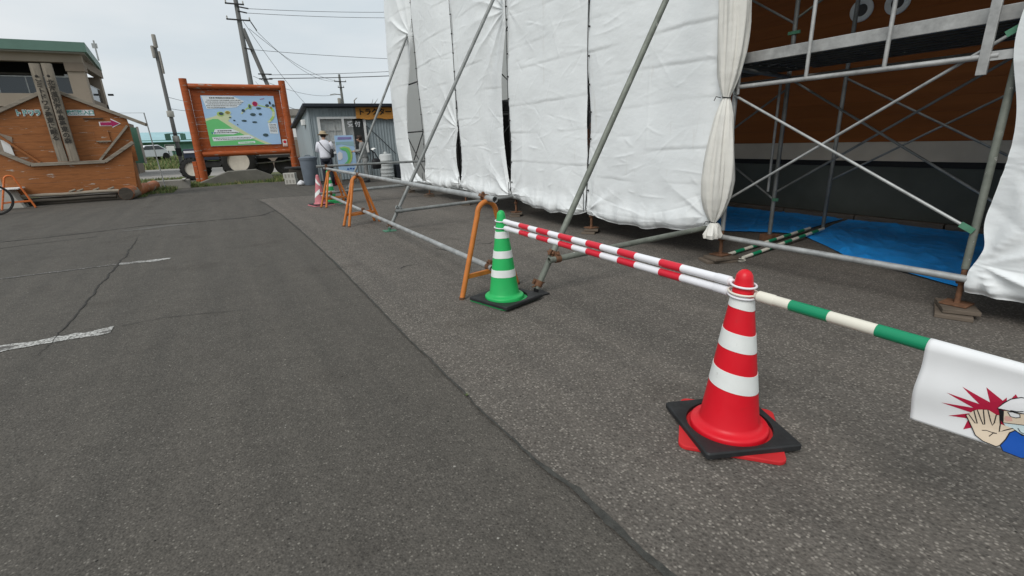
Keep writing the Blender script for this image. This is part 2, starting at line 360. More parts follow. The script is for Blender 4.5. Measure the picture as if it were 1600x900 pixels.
MT['tank'] = plain('white_tank_plastic', (0.55,0.575,0.57), 0.45, 0.1, 4)
MT['shirt'] = plain('white_shirt', (0.66,0.665,0.72), 0.8, 0.08, 9, bmp=0.25, bscale=14)
MT['trouser'] = plain('navy_trouser', (0.02,0.022,0.032), 0.8, 0.2, 10)
MT['straw'] = plain('straw', (0.40,0.32,0.21), 0.85, 0.2, 30, bmp=0.3)
MT['skin'] = plain('skin', (0.46,0.27,0.19), 0.55, 0.08, 10)
MT['hair'] = plain('dark_hair', (0.035,0.022,0.016), 0.6, 0.3, 20)
MT['camo'] = plain('grey_patterned_cloth', (0.23,0.235,0.23), 0.85, 0.3, 11, dirt=(0.10,0.105,0.10), dirt_amt=0.75)
MT['bag'] = plain('black_bag', (0.018,0.018,0.02), 0.6, 0.2, 9)
MT['paper'] = plain('white_paper', (0.74,0.74,0.72), 0.7, 0.03, 4)
MT['tyre'] = plain('tyre_rubber', (0.022,0.022,0.021), 0.8, 0.25, 9, dirt=(0.07,0.062,0.05), dirt_amt=0.4)
MT['rim_white'] = plain('cream_rim', (0.62,0.58,0.50), 0.5, 0.12, 5, dirt=(0.3,0.25,0.2), dirt_amt=0.2)
MT['tractor_body'] = plain('dark_blue_body', (0.035,0.045,0.07), 0.45, 0.15, 3)
MT['iron'] = plain('dark_iron', (0.04,0.04,0.04), 0.6, 0.25, 8)
MT['pole'] = plain('concrete_pole', (0.16,0.16,0.155), 0.85, 0.2, 0.8, stretch=(4,4,0.7))
MT['wire'] = plain('black_wire', (0.02,0.02,0.022), 0.6, 0.1, 2)
MT['chrome'] = galvanised('bicycle_steel', (0.45,0.45,0.45), 0, 0.8, 0.3)
MT['m_sea'] = plain('map_sea', (0.40,0.58,0.80), 0.45, 0.06, 0.8)
MT['m_land'] = plain('map_land', (0.16,0.56,0.20), 0.45, 0.05, 0.8)
MT['m_sand'] = plain('map_sand', (0.62,0.68,0.42), 0.45, 0.05, 0.8)
MT['m_text'] = plain('map_caption', (0.78,0.82,0.84), 0.45, 0.03, 2)
MT['m_lime'] = plain('map_peninsula', (0.42,0.60,0.17), 0.45, 0.06, 1)
MT['m_photo'] = plain('map_photo_oval', (0.06,0.10,0.11), 0.45, 0.5, 6)
MT['m_photo2'] = plain('map_photo_oval_warm', (0.34,0.28,0.07), 0.45, 0.5, 6)
MT['m_crimson'] = plain('map_crimson', (0.36,0.02,0.09), 0.45, 0.1, 6)
MT['m_purple'] = plain('map_heading', (0.25,0.22,0.45), 0.5, 0.1, 3)
MT['magenta'] = plain('magenta_arrow', (0.36,0.02,0.10), 0.5, 0.08, 6)
MT['teal_letter'] = plain('teal_letter', (0.08,0.33,0.29), 0.5, 0.15, 6)
MT['ink'] = plain('carved_ink', (0.045,0.04,0.034), 0.9, 0.3, 12)
MT['pebble'] = plain('pebble', (0.22,0.21,0.19), 0.85, 0.5, 40)
MT['red_plastic'] = plain('red_bucket', (0.5,0.02,0.02), 0.5, 0.1, 6)
MT['white_bag'] = plain('white_plastic_bag', (0.72,0.72,0.74), 0.5, 0.06, 8)
def glassmat(name, col, alpha):
    m, t, b = newmat(name); b.inputs['Base Color'].default_value = (*col, 1); b.inputs['Roughness'].default_value = 0.06
    b.inputs['Alpha'].default_value = alpha; b.inputs['Specular IOR Level'].default_value = 0.7
    co = coords(t); bump(t, b, noise(t, co, 1.5, 2), 0.04, 0.02); return m
MT['pane'] = glassmat('window_glass', (0.12,0.13,0.135), 0.14)
MT['pane_dark'] = glassmat('dark_glass', (0.03,0.035,0.04), 0.85)

# text -> mesh pieces (default font falls back to its built-in glyphs)
def text_mb(body, size, bold=0.0, depth=0.002, line=1.0):
    c = bpy.data.curves.new('txt', 'FONT'); c.body = body; c.size = size; c.offset = bold; c.extrude = depth
    c.align_x = 'CENTER'; c.align_y = 'CENTER'; c.space_line = line; c.resolution_u = 3
    o = bpy.data.objects.new('txt', c); COL.objects.link(o)
    dg = bpy.context.evaluated_depsgraph_get(); dg.update()
    me = bpy.data.meshes.new_from_object(o.evaluated_get(dg))
    vs = [v.co.copy() for v in me.vertices]; fs = [tuple(p.vertices) for p in me.polygons]
    bpy.data.objects.remove(o); bpy.data.curves.remove(c); bpy.data.meshes.remove(me)
    return vs, fs
def text_on_front(name, body, size, pos, mat, parent, bold=0.0, depth=0.003, line=1.0, tilt=0.0, sx=1.0):
    """lettering that stands on a face looking towards -Y"""
    vs, fs = text_mb(body, size, bold, depth, line)
    ca, sa = math.cos(tilt), math.sin(tilt)
    mb = MB(); mb.add([(pos[0]+(v.x*ca-v.y*sa)*sx, pos[1]-v.z, pos[2]+v.x*sa+v.y*ca) for v in vs], fs)
    return mb.build(name, mat, parent, fix=False)

# ================================================================== GROUND
def sheet(name, poly, z, mat):
    mb = MB(); mb.add([(x, y, z) for x, y in poly], [tuple(range(len(poly)))])
    o = mb.build(name, mat, fix=False)
    if o.data.polygons[0].normal.z < 0: o.data.flip_normals()
    return struct(o)
sheet('ground', [(-900,-300),(900,-300),(900,1500),(-900,1500)], -0.012, MT['soil'])
sheet('parking_lot', [(-30,-8),(30,-8),(30,20.3),(2.2,20.3),(0.6,20.6),(-1.2,20.5),(-2.1,19.3),(-4.5,17.5),(-9,17.2),(-30,17)], -0.006, MT['asph_old'])
seam = [(0.9,-3),(0.89,0.3),(0.88,0.72),(0.875,0.88),(0.88,1.08),(0.85,1.26),(0.84,1.53),(0.83,1.84),(0.835,2.19),(0.825,2.81),(0.835,3.76),(0.85,5.52),(0.83,7.86),(0.78,10.09),(0.67,12.45),(0.56,13.6)]
sheet('coarse_asphalt_apron', seam + [(1.14,13.72),(1.72,13.55),(2.99,13.45),(24,13.4),(24,-3)], 0.0, MT['asph_new'])

def ribbon(name, pts, wf, z, mat, jit=0.012, step=0.05, seed=1, parent=None):
    """an irregular strip lying on the ground along a polyline; wf(s, y) is its half width"""
    P = []
    for (x0, y0), (x1, y1) in zip(pts[:-1], pts[1:]):
        d = math.hypot(x1-x0, y1-y0); k = max(1, int(d/step))
        P += [(x0+(x1-x0)*i/k, y0+(y1-y0)*i/k) for i in range(k)]
    P.append(pts[-1]); vs = []; n = len(P)
    for i, (x, y) in enumerate(P):
        a = P[max(0, i-1)]; b = P[min(n-1, i+1)]; tx, ty = b[0]-a[0], b[1]-a[1]; l = math.hypot(tx, ty) or 1
        nx, ny = -ty/l, tx/l; j = jit*fnz((x, y, 0), 4, seed) + jit*0.6*fnz((x, y, 0), 17, seed)
        h1 = max(0.0008, wf(i/n, y)*(1+0.8*fnz((x, y, 1), 9, seed+1)+0.5*fnz((x, y, 1), 31, seed)))
        h2 = max(0.0008, wf(i/n, y)*(1+0.8*fnz((x, y, 5), 9, seed+2)+0.5*fnz((x, y, 5), 31, seed)))
        vs += [(x+nx*(j+h1), y+ny*(j+h1), z), (x+nx*(j-h2), y+ny*(j-h2), z)]
    mb = MB(); mb.add(vs, [(2*i, 2*i+1, 2*i+3, 2*i+2) for i in range(n-1)])
    o = mb.build(name, mat, parent, fix=False)
    if o.data.polygons[0].normal.z < 0: o.data.flip_normals()
    return struct(o)
ribbon('seam_sealant', seam[:-1]+[(0.6,13.3)], lambda s, y: 0.0045+0.011*max(0, min(1, (1.6-y)/0.8)) + 0.003*(y > 5), 0.003, MT['sealant'], 0.010, 0.015)
ribbon('pavement_crack', [(-1.31,9.05),(-1.25,7.42),(-1.24,6.02),(-1.22,4.88),(-1.22,4.25),(-1.23,3.95)], lambda s, y: 0.0075*math.sin(math.pi*min(1, s*1.05))**0.4 if s < 0.95 else 0.002, -0.001, MT['crack'], 0.025, seed=3)
ribbon('pavement_joint', [(-12,9.9),(-3.12,10.09),(-2.54,10.11),(-2.0,10.21),(-1.34,10.42),(-0.57,10.25),(0.14,10.18),(0.45,10.3),(0.78,10.9)], lambda s, y: 0.016, -0.001, MT['crack'], 0.03, seed=5)
ribbon('pavement_joint', [(-6,9.2),(-2.92,9.35),(-2.54,9.48),(-1.89,9.6)], lambda s, y: 0.010, -0.001, MT['crack'], 0.03, seed=6)
ribbon('pavement_crack', [(-0.86,4.31),(-0.62,4.33),(-0.33,4.25),(-0.03,4.14)], lambda s, y: 0.003, -0.001, MT['crack'], seed=8)
ribbon('pavement_joint', [(0.56,13.62),(1.14,13.74),(1.72,13.57),(2.99,13.47),(6,13.42)], lambda s, y: 0.018, 0.004, MT['crack'], 0.03, seed=9)
MT['scuff'] = plain('dusty_asphalt', (0.105,0.10,0.092), 0.9, 0.25, 14, bmp=0.3)
ribbon('pale_pavement_streak', [(-1.7,9.95),(-1.1,10.08),(-0.6,10.05)], lambda s, y: 0.11*math.sin(math.pi*s)**0.7, -0.003, MT['scuff'], 0.03, seed=17)
for k_, pts_ in enumerate(([(1.30,4.62),(1.40,4.70),(1.52,4.68)], [(1.96,5.35),(2.0,5.22),(2.06,5.05)], [(2.53,5.45),(2.62,5.36)], [(2.50,5.22),(2.62,5.10),(2.70,5.2)], [(2.78,5.15),(2.74,4.98)])):
    ribbon('pavement_scar', pts_, lambda s, y: 0.008*math.sin(math.pi*max(0.05, min(0.95, s))), 0.003, MT['crack'], 0.03, 0.02, 30+k_)
# painted bay lines
ribbon('parking_line', [(-7.0,4.25),(-1.5,4.25),(-0.905,4.26)], lambda s, y: 0.062, -0.002, MT['paint'], 0.004, seed=21)
ribbon('parking_line', [(-1.24,6.92),(-0.745,6.86)], lambda s, y: 0.052, -0.002, MT['paint'], 0.004, seed=22)
ribbon('faded_parking_line', [(-7.0,6.9),(-1.26,6.92)], lambda s, y: 0.026, -0.002, MT['paint_faint'], 0.004, seed=23)
# loose grit on the old asphalt (nobody could count it)
def grit(name, n, xr, yr, z, smin, smax, mat, seed):
    g = np.random.default_rng(seed); mb = MB()
    for _ in range(n):
        x = g.uniform(*xr); y = yr[0]+(yr[1]-yr[0])*g.uniform()**1.7; s = smin+(smax-smin)*g.uniform()**3
        a = g.uniform(0, 6.28); vs = []
        for k in range(5):
            r = s*g.uniform(0.7, 1.2); vs.append((x+r*math.cos(a+k*1.257), y+r*math.sin(a+k*1.257), z))
        vs.append((x+s*0.1, y, z+s*g.uniform(0.5, 0.9)))
        mb.add(vs, [(k, (k+1) % 5, 5) for k in range(5)])
    return tag(mb.build(name, mat, fix=False), 'loose pale grit scattered over the asphalt', 'grit', kind='stuff')
grit('grit', 900, (-4, 4), (0.5, 9), -0.006, 0.0015, 0.006, MT['pebble'], 4)
# far road, bank and terrain behind the lot
struct(sheet('road', [(-90,29),(90,29),(90,45),(-90,45)], -0.004, MT['road']))
struct(sheet('gravel_verge', [(-2.3,20.3),(-0.9,21.0),(-1.0,29.2),(-5.2,29.2),(-5.2,20.6)], -0.009, MT['scuff']))
mb = MB(); mb.grid(lambda u, v: (-110+220*u, 50+70*v, -0.02+min(1, v*2.4)**0.8*1.0+0.12*fbm((u*60, v*20, 0), 0.3, 2)), 90, 26)
struct(mb.build('grass_bank', MT['grassbank'], smooth='all', fix=False))

def grass(name, label, areas, mats, seed, zf=None):
    """areas: (polygon-free boxes) x0,x1,y0,y1,count,height,width"""
    g = np.random.default_rng(seed); V = []; F = []; Mi = []
    for (x0, x1, y0, y1, n, h, wd) in areas:
        x = g.uniform(x0, x1, n); y = g.uniform(y0, y1, n)
        cl = np.array([0.5+0.5*fnz((a, b, 0), 1.8, seed) for a, b in zip(x, y)])
        keep = g.uniform(0, 1, n) < cl*1.4; x = x[keep]; y = y[keep]; cl = cl[keep]; m = len(x)
        hh = h*(0.45+0.8*cl)*g.uniform(0.6, 1.3, m); a = g.uniform(0, 6.28, m); le = hh*g.uniform(0.1, 0.7, m); b = g.uniform(0, 6.28, m)
        z = np.zeros(m) if zf is None else np.array([zf(p, q) for p, q in zip(x, y)])
        dx = np.cos(a)*wd; dy = np.sin(a)*wd; k0 = len(V)
        P = np.stack([np.stack([x-dx, y-dy, z-0.015], 1), np.stack([x+dx, y+dy, z-0.015], 1), np.stack([x+np.cos(b)*le, y+np.sin(b)*le, z+hh], 1)], 1).reshape(-1, 3)
        V += P.tolist(); F += [(k0+3*i, k0+3*i+1, k0+3*i+2) for i in range(m)]; Mi += (g.uniform(0, 1, m) < 0.3).astype(int).tolist()
    me = bpy.data.meshes.new(name); me.from_pydata(V, [], F)
    for m_ in mats: me.materials.append(m_)
    me.polygons.foreach_set('material_index', Mi); me.update()
    o = bpy.data.objects.new(name, me); COL.objects.link(o)
    return tag(o, label, 'grass', kind='stuff')
grass('grass', 'short grass growing along the boards and the map board', [
    (-5.6,-2.1,17.45,18.0,2600,0.10,0.012), (-2.3,-1.5,18.4,21.0,1600,0.13,0.014), (-1.6,-0.2,20.4,21.2,2000,0.12,0.012),
    (-1.3,2.6,20.75,23.5,7000,0.11,0.014), (1.3,2.1,20.5,21.6,1500,0.16,0.014), (-5.4,-1.6,21,29,5000,0.09,0.018)],
    [MT['grass'], MT['drygrass']], 3)
def bankz(x, y):
    v = max(0, (y-50)/70); return -0.02+min(1, v*2.4)**0.8*1.0
grass('bank_grass', 'rough grass on the bank across the road', [(-26, 16, 46, 66, 26000, 0.28, 0.05)], [MT['grass'], MT['drygrass']], 9, bankz)
mb = MB()
for k in range(9):
    a = k*0.7; mb.add([(0.002*math.cos(a+1.5), 0.002*math.sin(a+1.5), 0), (-0.002*math.cos(a+1.5), -0.002*math.sin(a+1.5), 0), (0.018*math.cos(a), 0.014*math.sin(a), 0.012+0.004*(k % 3))], [(0,1,2)])
tag(mb.build('weed', MT['grass'], loc=(0.83,1.95,0.003)), 'tiny green weed growing in the dark seam of the asphalt', 'weed')

# ================================================================== CONES
def cone_profile(h=0.70, rb=0.114, rt=0.0315, flange=0.152):
    p = [(flange, 0.018), (flange, 0.040), (flange-0.004, 0.046), (flange-0.012, 0.049), (rb+0.016, 0.051), (rb+0.005, 0.057), (rb, 0.068)]
    p += [(rb+(rt-rb)*k/6, 0.068+(h-0.035-0.068)*k/6) for k in range(1, 7)]
    p += [(rt*math.cos(a), h-0.035+0.035*math.sin(a)) for a in (0.4, 0.8, 1.15, 1.45)]
    return p
def rr_square(s, r, n=6):
    q = []
    for cx, cy, a0 in ((1,1,0),(-1,1,90),(-1,-1,180),(1,-1,270)):
        q += [(cx*(s/2-r)+r*math.cos(R(a0+90*k/n)), cy*(s/2-r)+r*math.sin(R(a0+90*k/n))) for k in range(n+1)]
    out = []
    for (x0, y0), (x1, y1) in zip(q, q[1:]+q[:1]):
        m = 12 if math.hypot(x1-x0, y1-y0) > s*0.4 else 1
        out += [(x0+(x1-x0)*j/m, y0+(y1-y0)*j/m) for j in range(m)]
    return out
def ring_plate(mb, s, r, hole, z0, z1, lip=0.0):
    o = rr_square(s, r); n = len(o)
    i = [(hole*math.cos(math.atan2(y, x)), hole*math.sin(math.atan2(y, x))) for x, y in o]
    lay = [(o, z0, 1), (o, z1-0.006, 1), (o, z1, 0.975), (i, z1, 1.0 if not lip else 1.12), (i, z1-lip, 1), (i, z0, 1)]
    vs = [(x*k, y*k, z) for P, z, k in lay for x, y in P]; m = len(lay)
    fs = [(a*n+j, a*n+(j+1) % n, ((a+1) % m)*n+(j+1) % n, ((a+1) % m)*n+j) for a in range(m) for j in range(n)]
    return mb.add(vs, fs)
def make_cone(name, label, loc, body, base_mat, bands, rz_base, base_size=0.375, h=0.70, band_mat='reflect', rb=0.114, slant=0.0, sdir=(1,0)):
    t = thing(name, label, 'traffic cone', loc)
    pr = cone_profile(h, rb); mb = MB(); mb.lathe(pr, 48); mb.build('cone_body', MT[body], t, True)
    mb = MB(); q = rr_square(base_size, 0.035)
    q = [(x*math.cos(rz_base)-y*math.sin(rz_base), x*math.sin(rz_base)+y*math.cos(rz_base)) for x, y in q]
    mb.prism(q, lambda u, v, d: (u, v, d), 0.0, 0.018); mb.build('base_plate', MT[base_mat], t, bevel=0.004)
    rt = 0.0315
    for z0, z1 in bands:
        rr = lambda z: rb+(rt-rb)*(z-0.068)/(h-0.103)
        mb = MB(); n = 56; vs = []
        for dz, off in ((z0-0.0004, -0.003), (z0, 0.0016), ((z0+z1)/2, 0.0017), (z1, 0.0016), (z1+0.0004, -0.003)):
            for q in range(n):
                a = 2*math.pi*q/n; zz = dz - slant*rr(dz)*(math.cos(a)*sdir[0]+math.sin(a)*sdir[1]) + 0.0012*math.sin(a*3+z0*40); vs.append(((rr(zz)+off)*math.cos(a), (rr(zz)+off)*math.sin(a), zz))
        mb.add(vs, [(u*n+q, u*n+(q+1) % n, (u+1)*n+(q+1) % n, (u+1)*n+q) for u in range(4) for q in range(n)])
        mb.build('white_band', MT[band_mat], t, True)
    return t
RC = (1.63, 1.08, 0); GC = (1.72, 3.15, 0)
make_cone('red_traffic_cone', 'bright red traffic cone with white bands on a black weight in the foreground', RC, 'cone_red', 'cone_red_base', [(0.222,0.297),(0.386,0.456),(0.552,0.602)], R(40), 0.385, slant=0.17, sdir=(0.553,-0.833))
make_cone('green_traffic_cone', 'green traffic cone with white bands beside the nearest orange stand', GC, 'cone_green', 'cone_green2', [(0.20,0.255),(0.345,0.40),(0.495,0.545)], R(16), 0.40)
make_cone('green_traffic_cone', 'distant green traffic cone among the far orange stands near the hut', (1.93,11.35,0), 'cone_green2', 'cone_green2', [(0.20,0.265),(0.36,0.42),(0.50,0.55)], R(10))
make_cone('faded_traffic_cone', 'faded pink traffic cone with pale patches beside the distant green cone', (1.66,11.05,0), 'faded', 'faded', [], R(12), 0.44, 0.64, rb=0.125)
fc = [o for o in COL.objects if o.name.startswith('faded_traffic_cone')][0]
def cone_patch(t, poly, h, rb, mat):
    """a pale patch lying on the cone's skin: poly in (angle, z)"""
    mb = MB(); rt = 0.0315; n = 14; a0, a1, f0, f1 = poly
    rr = lambda z: rb+(rt-rb)*(z-0.068)/(h-0.103)+0.0025
    vs = []
    for k in range(n+1):
        a = a0+(a1-a0)*k/n
        for z in (f0(k/n), f1(k/n)): vs.append((rr(z)*math.cos(a), rr(z)*math.sin(a), z))
    mb.add(vs, [(2*k, 2*k+2, 2*k+3, 2*k+1) for k in range(n)]); return mb.build('pale_patch', MT[mat], t)
for poly in ((-3.0,-1.2,lambda k: 0.50-0.10*k,lambda k: 0.585-0.14*k), (-3.1,-1.6,lambda k: 0.15+0.12*k,lambda k: 0.25+0.10*k), (-1.9,-1.2,lambda k: 0.27-0.10*k,lambda k: 0.33-0.11*k)):
    cone_patch(fc, poly, 0.64, 0.125, 'reflect')
def weight(label, loc, rz, s=0.375):
    mb = MB(); ring_plate(mb, s, 0.012, 0.167, 0.0, 0.024, 0.005)
    o = mb.build('cone_weight', MT['rubber'], None, True); o.location = loc; o.rotation_euler = (0, 0, rz)
    return tag(o, label, 'cone weight', 'black rubber weights on the cones')
weight('black rubber square weight over the foot of the red cone', (1.63,1.08,0.0185), R(-24), 0.385)
weight('black rubber square weight over the foot of the near green cone', (1.72,3.12,0.0185), R(16), 0.41)
weight('black rubber square weight over the foot of the faded pink cone', (1.66,11.05,0.0185), R(10), 0.40)

# ---------------------------------------------------------------- cone bars
def ring_pts(c, r, z, n=28, tilt=0.0):
    return [(c[0]+r*math.cos(2*math.pi*k/n), c[1]+r*math.sin(2*math.pi*k/n), z+tilt*math.sin(2*math.pi*k/n)) for k in range(n+1)]
def cone_bar(label, a, b, za, zb, ra, rb_, base, stripe, marks, rad=0.0172, endmat=None, loops=(True, True)):
    """a, b: cone centres; marks: world Y ranges carrying the second colour"""
    t = thing('cone_bar', label, 'cone bar', (0,0,0))
    a3 = Vector((a[0], a[1], za)); b3 = Vector((b[0], b[1], zb)); d = (b3-a3).normalized()
    p0 = a3 + d*(ra+0.004); p1 = b3 - d*(rb_+0.004)
    mb = MB(); mb.tube([p0+d*0.03, p1-d*0.03], rad, 20); mb.build('tube', MT[base], t, True)
    for p, s in ((p0, 1), (p1, -1)):
        mb = MB(); mb.tube([p, p+d*s*0.012, p+d*s*0.016, p+d*s*0.075, p+d*s*0.08], [rad*0.55, rad*0.8, rad*1.1, rad*1.1, rad*1.0], 18)
        mb.build('end_cap', MT[endmat or base], t, True)
    for (c, rr, z, on) in ((a, ra, za, loops[0]), (b, rb_, zb, loops[1])):
        if on:
            mb = MB(); mb.tube(ring_pts(c, rr+0.004, z, 32, 0.004), 0.0042, 8, False); mb.build('loop', MT[endmat or base], t, True)
    for y0, y1 in marks:
        k0 = (y0-a3.y)/(b3.y-a3.y); k1 = (y1-a3.y)/(b3.y-a3.y)
        q0 = a3.lerp(b3, k0); q1 = a3.lerp(b3, k1)
        mb = MB(); mb.tube([q0, q1], rad+0.0012, 20); mb.build('stripe', MT[stripe], t, True)
    return t
mk = [(2.85,2.72),(2.61,2.47),(2.35,2.21),(2.07,1.945),(1.80,1.675),(1.51,1.385)]
cone_bar('upper of the two red and white cone bars from green to red cone', GC, RC, 0.622, 0.640, 0.041, 0.041, 'bar_white', 'bar_red', mk)
cone_bar('lower of the two red and white cone bars from green to red cone', GC, RC, 0.573, 0.598, 0.049, 0.046, 'bar_white', 'bar_red', mk)
cone_bar('green and white cone bar carrying the printed banner', RC, (1.56,-1.05,0), 0.612, 0.60, 0.048, 0.041, 'bar_ivory', 'bar_green', [(0.89,0.76),(0.62,0.49),(-0.05,-0.18),(-0.31,-0.44),(-0.57,-0.70)], 0.0185)
# ---------------------------------------------------------------- banner with its printed warning figure
bn = thing('warning_banner', 'white vinyl banner with a printed worker raising his palm', 'banner', (1.59,0.2,0.37))
def bar_x(y): return 1.63-0.07*(1.08-y)/2.13
def bx(y, z): # gentle billow of the hanging sheet
    k = max(0.0, min(1.0, (0.605-z)/0.22))
    return bar_x(y)-1.59-0.0205 + 0.006*math.sin(k*3.1)*math.cos(y*5.2) + 0.006*k*math.sin(y*7+0.6) - 0.003*math.sin(z*46+y*9)
BX, BY, BZ = 1.59, 0.2, 0.37
def ban(u, v):
    y = 0.49 - 0.66*u; zb = 0.385 + 0.022*(0.49-y)/0.24*0.9
    zb = min(zb, 0.415)
    if v < 0.12:
        a = math.pi*(0.15+0.85*v/0.12); return (bar_x(y)-BX+0.0215*math.cos(a), y-BY, 0.608+0.0215*math.sin(a)-BZ)
    k = (v-0.12)/0.88; z = 0.608+(zb-0.608)*k
    return (bx(y, z)+0.0005*k, y+0.004*math.sin(z*30)*k-BY, z-BZ)
mb = MB(); mb.grid(ban, 60, 40); o = mb.build('sheet', MT['banner'], bn, 'all')
s_ = o.modifiers.new('thick', 'SOLIDIFY'); s_.thickness = 0.0008; s_.offset = 1
def printed(name, poly, mat, lift):
    """flat print lying on the banner; finely cut so that it follows the billow"""
    bm = bmesh.new(); vs = [bm.verts.new((y, z, 0)) for y, z in poly]; bm.faces.new(vs)
    bmesh.ops.triangulate(bm, faces=bm.faces[:]); bmesh.ops.subdivide_edges(bm, edges=bm.edges[:], cuts=2, use_grid_fill=True)
    for v in bm.verts: v.co = Vector((bx(v.co.x, v.co.y)-lift, v.co.x-BY, v.co.y-BZ))
    bmesh.ops.recalc_face_normals(bm, faces=bm.faces)
    me = bpy.data.meshes.new(name); bm.to_mesh(me); bm.free(); me.materials.append(MT[mat])
    ob = bpy.data.objects.new(name, me); COL.objects.link(ob); ob.parent = bn; return ob
def outline(name, pts, wd, lift, closed=False):
    P = [Vector(p) for p in pts]; n = len(P); vs = []
    for i in range(n):
        a = P[(i-1) % n] if closed or i else P[0]; b = P[(i+1) % n] if closed or i < n-1 else P[-1]
        t = (b-a).normalized(); m = Vector((-t.y, t.x)); vs += [P[i]+m*wd, P[i]-m*wd]
    fs = [(2*i, 2*i+1, (2*i+3) % (2*n), (2*i+2) % (2*n)) for i in range(n if closed else n-1)]
    mb = MB(); mb.add([(bx(v.x, v.y)-lift, v.x-BY, v.y-BZ) for v in vs], fs); return mb.build(name, MT['p_black'], bn, fix=False)
PR = dict(burst=[(0.35,0.55),(0.335,0.515),(0.394,0.532),(0.353,0.501),(0.421,0.503),(0.362,0.485),(0.427,0.469),(0.362,0.469),(0.407,0.437),(0.367,0.449),(0.371,0.414),(0.346,0.436),(0.292,0.455),(0.309,0.541),(0.314,0.53)],
 hand=[(0.373,0.458),(0.368,0.463),(0.352,0.444),(0.348,0.445),(0.36,0.479),(0.354,0.484),(0.341,0.455),(0.337,0.448),(0.334,0.45),(0.343,0.49),(0.335,0.494),(0.325,0.464),(0.32,0.454),(0.318,0.463),(0.318,0.487),(0.312,0.49),(0.307,0.465),(0.305,0.443),(0.296,0.453),(0.284,0.465),(0.279,0.462),(0.287,0.451),(0.29,0.43),(0.296,0.41),(0.302,0.403),(0.328,0.404),(0.345,0.412),(0.36,0.436)],
 sleeve=[(0.279,0.462),(0.266,0.455),(0.239,0.459),(0.218,0.42),(0.254,0.398),(0.269,0.398),(0.288,0.398),(0.296,0.41),(0.29,0.43),(0.287,0.451)],
 helmet=[(0.319,0.506),(0.311,0.525),(0.301,0.541),(0.285,0.553),(0.264,0.556),(0.246,0.539),(0.241,0.524),(0.277,0.513)],
 hair=[(0.317,0.505),(0.307,0.505),(0.302,0.467),(0.309,0.477)],
 face=[(0.307,0.505),(0.277,0.513),(0.242,0.523),(0.239,0.493),(0.271,0.482),(0.303,0.47)],
 mask=[(0.303,0.471),(0.271,0.482),(0.239,0.493),(0.241,0.467),(0.254,0.455),(0.266,0.457),(0.282,0.461),(0.294,0.459)],
 glasses=[(0.30,0.505),(0.292,0.509),(0.279,0.509),(0.277,0.501),(0.284,0.496),(0.293,0.495)])
printed('printed_burst', PR['burst'], 'p_red', 0.0012); printed('printed_burst', [(0.301,0.542),(0.296,0.556),(0.29,0.548)], 'p_red', 0.0012)
printed('printed_face', PR['face'], 'p_skin', 0.0016); printed('printed_cheek', [(0.302,0.492),(0.292,0.494),(0.288,0.484),(0.298,0.478),(0.303,0.482)], 'p_pink', 0.0020)
printed('printed_mask', PR['mask'], 'p_mask', 0.0020); printed('printed_hair', PR['hair'], 'p_black', 0.0022)
printed('printed_glasses', PR['glasses'], 'p_white', 0.0020); printed('printed_helmet', PR['helmet'], 'p_white', 0.0024)
printed('printed_sleeve', PR['sleeve'], 'p_blue', 0.0024); printed('printed_hand', PR['hand'], 'p_skin', 0.0028)
outline('printed_line', PR['hand'], 0.0011, 0.0034, True); outline('printed_line', PR['helmet'], 0.0011, 0.0030, True)
outline('printed_line', PR['sleeve'], 0.001, 0.0031, True); outline('printed_line', PR['glasses'], 0.0009, 0.0026, True)
outline('printed_line', PR['mask'], 0.0008, 0.0026, True)
outline('printed_line', [(0.336,0.431),(0.328,0.435),(0.319,0.435),(0.308,0.437)], 0.0009, 0.0034)
outline('printed_line', [(0.308,0.437),(0.315,0.434),(0.32,0.422)], 0.0009, 0.0034)
outline('printed_line', [(0.296,0.512),(0.285,0.514),(0.274,0.52)], 0.0010, 0.0034)
outline('printed_line', [(0.276,0.47),(0.27,0.462),(0.262,0.46)], 0.0008, 0.0030)

# ================================================================== BARRIER: orange stands, pipes, clamps
def u_path(hw, h, r, y0=0.0, lean=0.0):
    """an upside-down U with spread legs in the XZ plane; the top leans by `lean` in Y"""
    p = [(-hw, y0, 0.0)]
    top = h-r; x1 = r*0.98
    p.append((-x1-0.01, y0+lean*top/h, top-0.03))
    for k in range(11):
        a = math.pi-math.pi*k/10
        p.append((x1*math.cos(a), y0+lean*(top+r*math.sin(a))/h, top+r*math.sin(a)))
    p.append((x1+0.01, y0+lean*top/h, top-0.03)); p.append((hw, y0, 0.0)); return p
def stand(label, loc, rz, frames, mat, hw=0.29, h=0.735):
    t = thing('barricade_stand', label, 'barricade stand', loc, rz, 'orange pipe barricade stands')
    for y0, lean in frames:
        mb = MB(); mb.tube(u_path(hw, h, 0.095, y0, lean), 0.0205, 14); mb.build('leg_frame', MT[mat], t, True)
        x = hw - (hw-0.085)*0.2/0.63
        mb = MB(); mb.box((0, y0+lean*0.25, 0.175), (2*x, 0.028, 0.036)); mb.build('crossbar', MT[mat], t, bevel=0.003)
        for s in (-1, 1):
            mb = MB(); mb.tube([(s*hw, y0, 0.0), (s*hw, y0, 0.02)], 0.0225, 14); mb.build('foot_cap', MT['rust'], t, True)
    return t
stand('worn orange pipe stand beside the near green cone', (1.73,3.40,0), R(10), [(0.0,0.0)], 'orange_pipe', 0.29, 0.74)
stand('orange pipe stand in the middle of the pipe barrier', (1.74,7.80,0), R(22), [(-0.07,0.06),(0.07,-0.06)], 'orange_pipe')
stand('farthest orange pipe stand beside the distant green cone', (1.88,10.62,0), R(24), [(-0.09,0.08),(0.09,-0.08)], 'orange_pipe')
stand('orange pipe stand beside the bicycle and wooden boat sign', (-4.52,16.35,0), R(15), [(-0.05,0.05),(0.09,-0.05)], 'orange_pipe2', 0.30, 0.80)

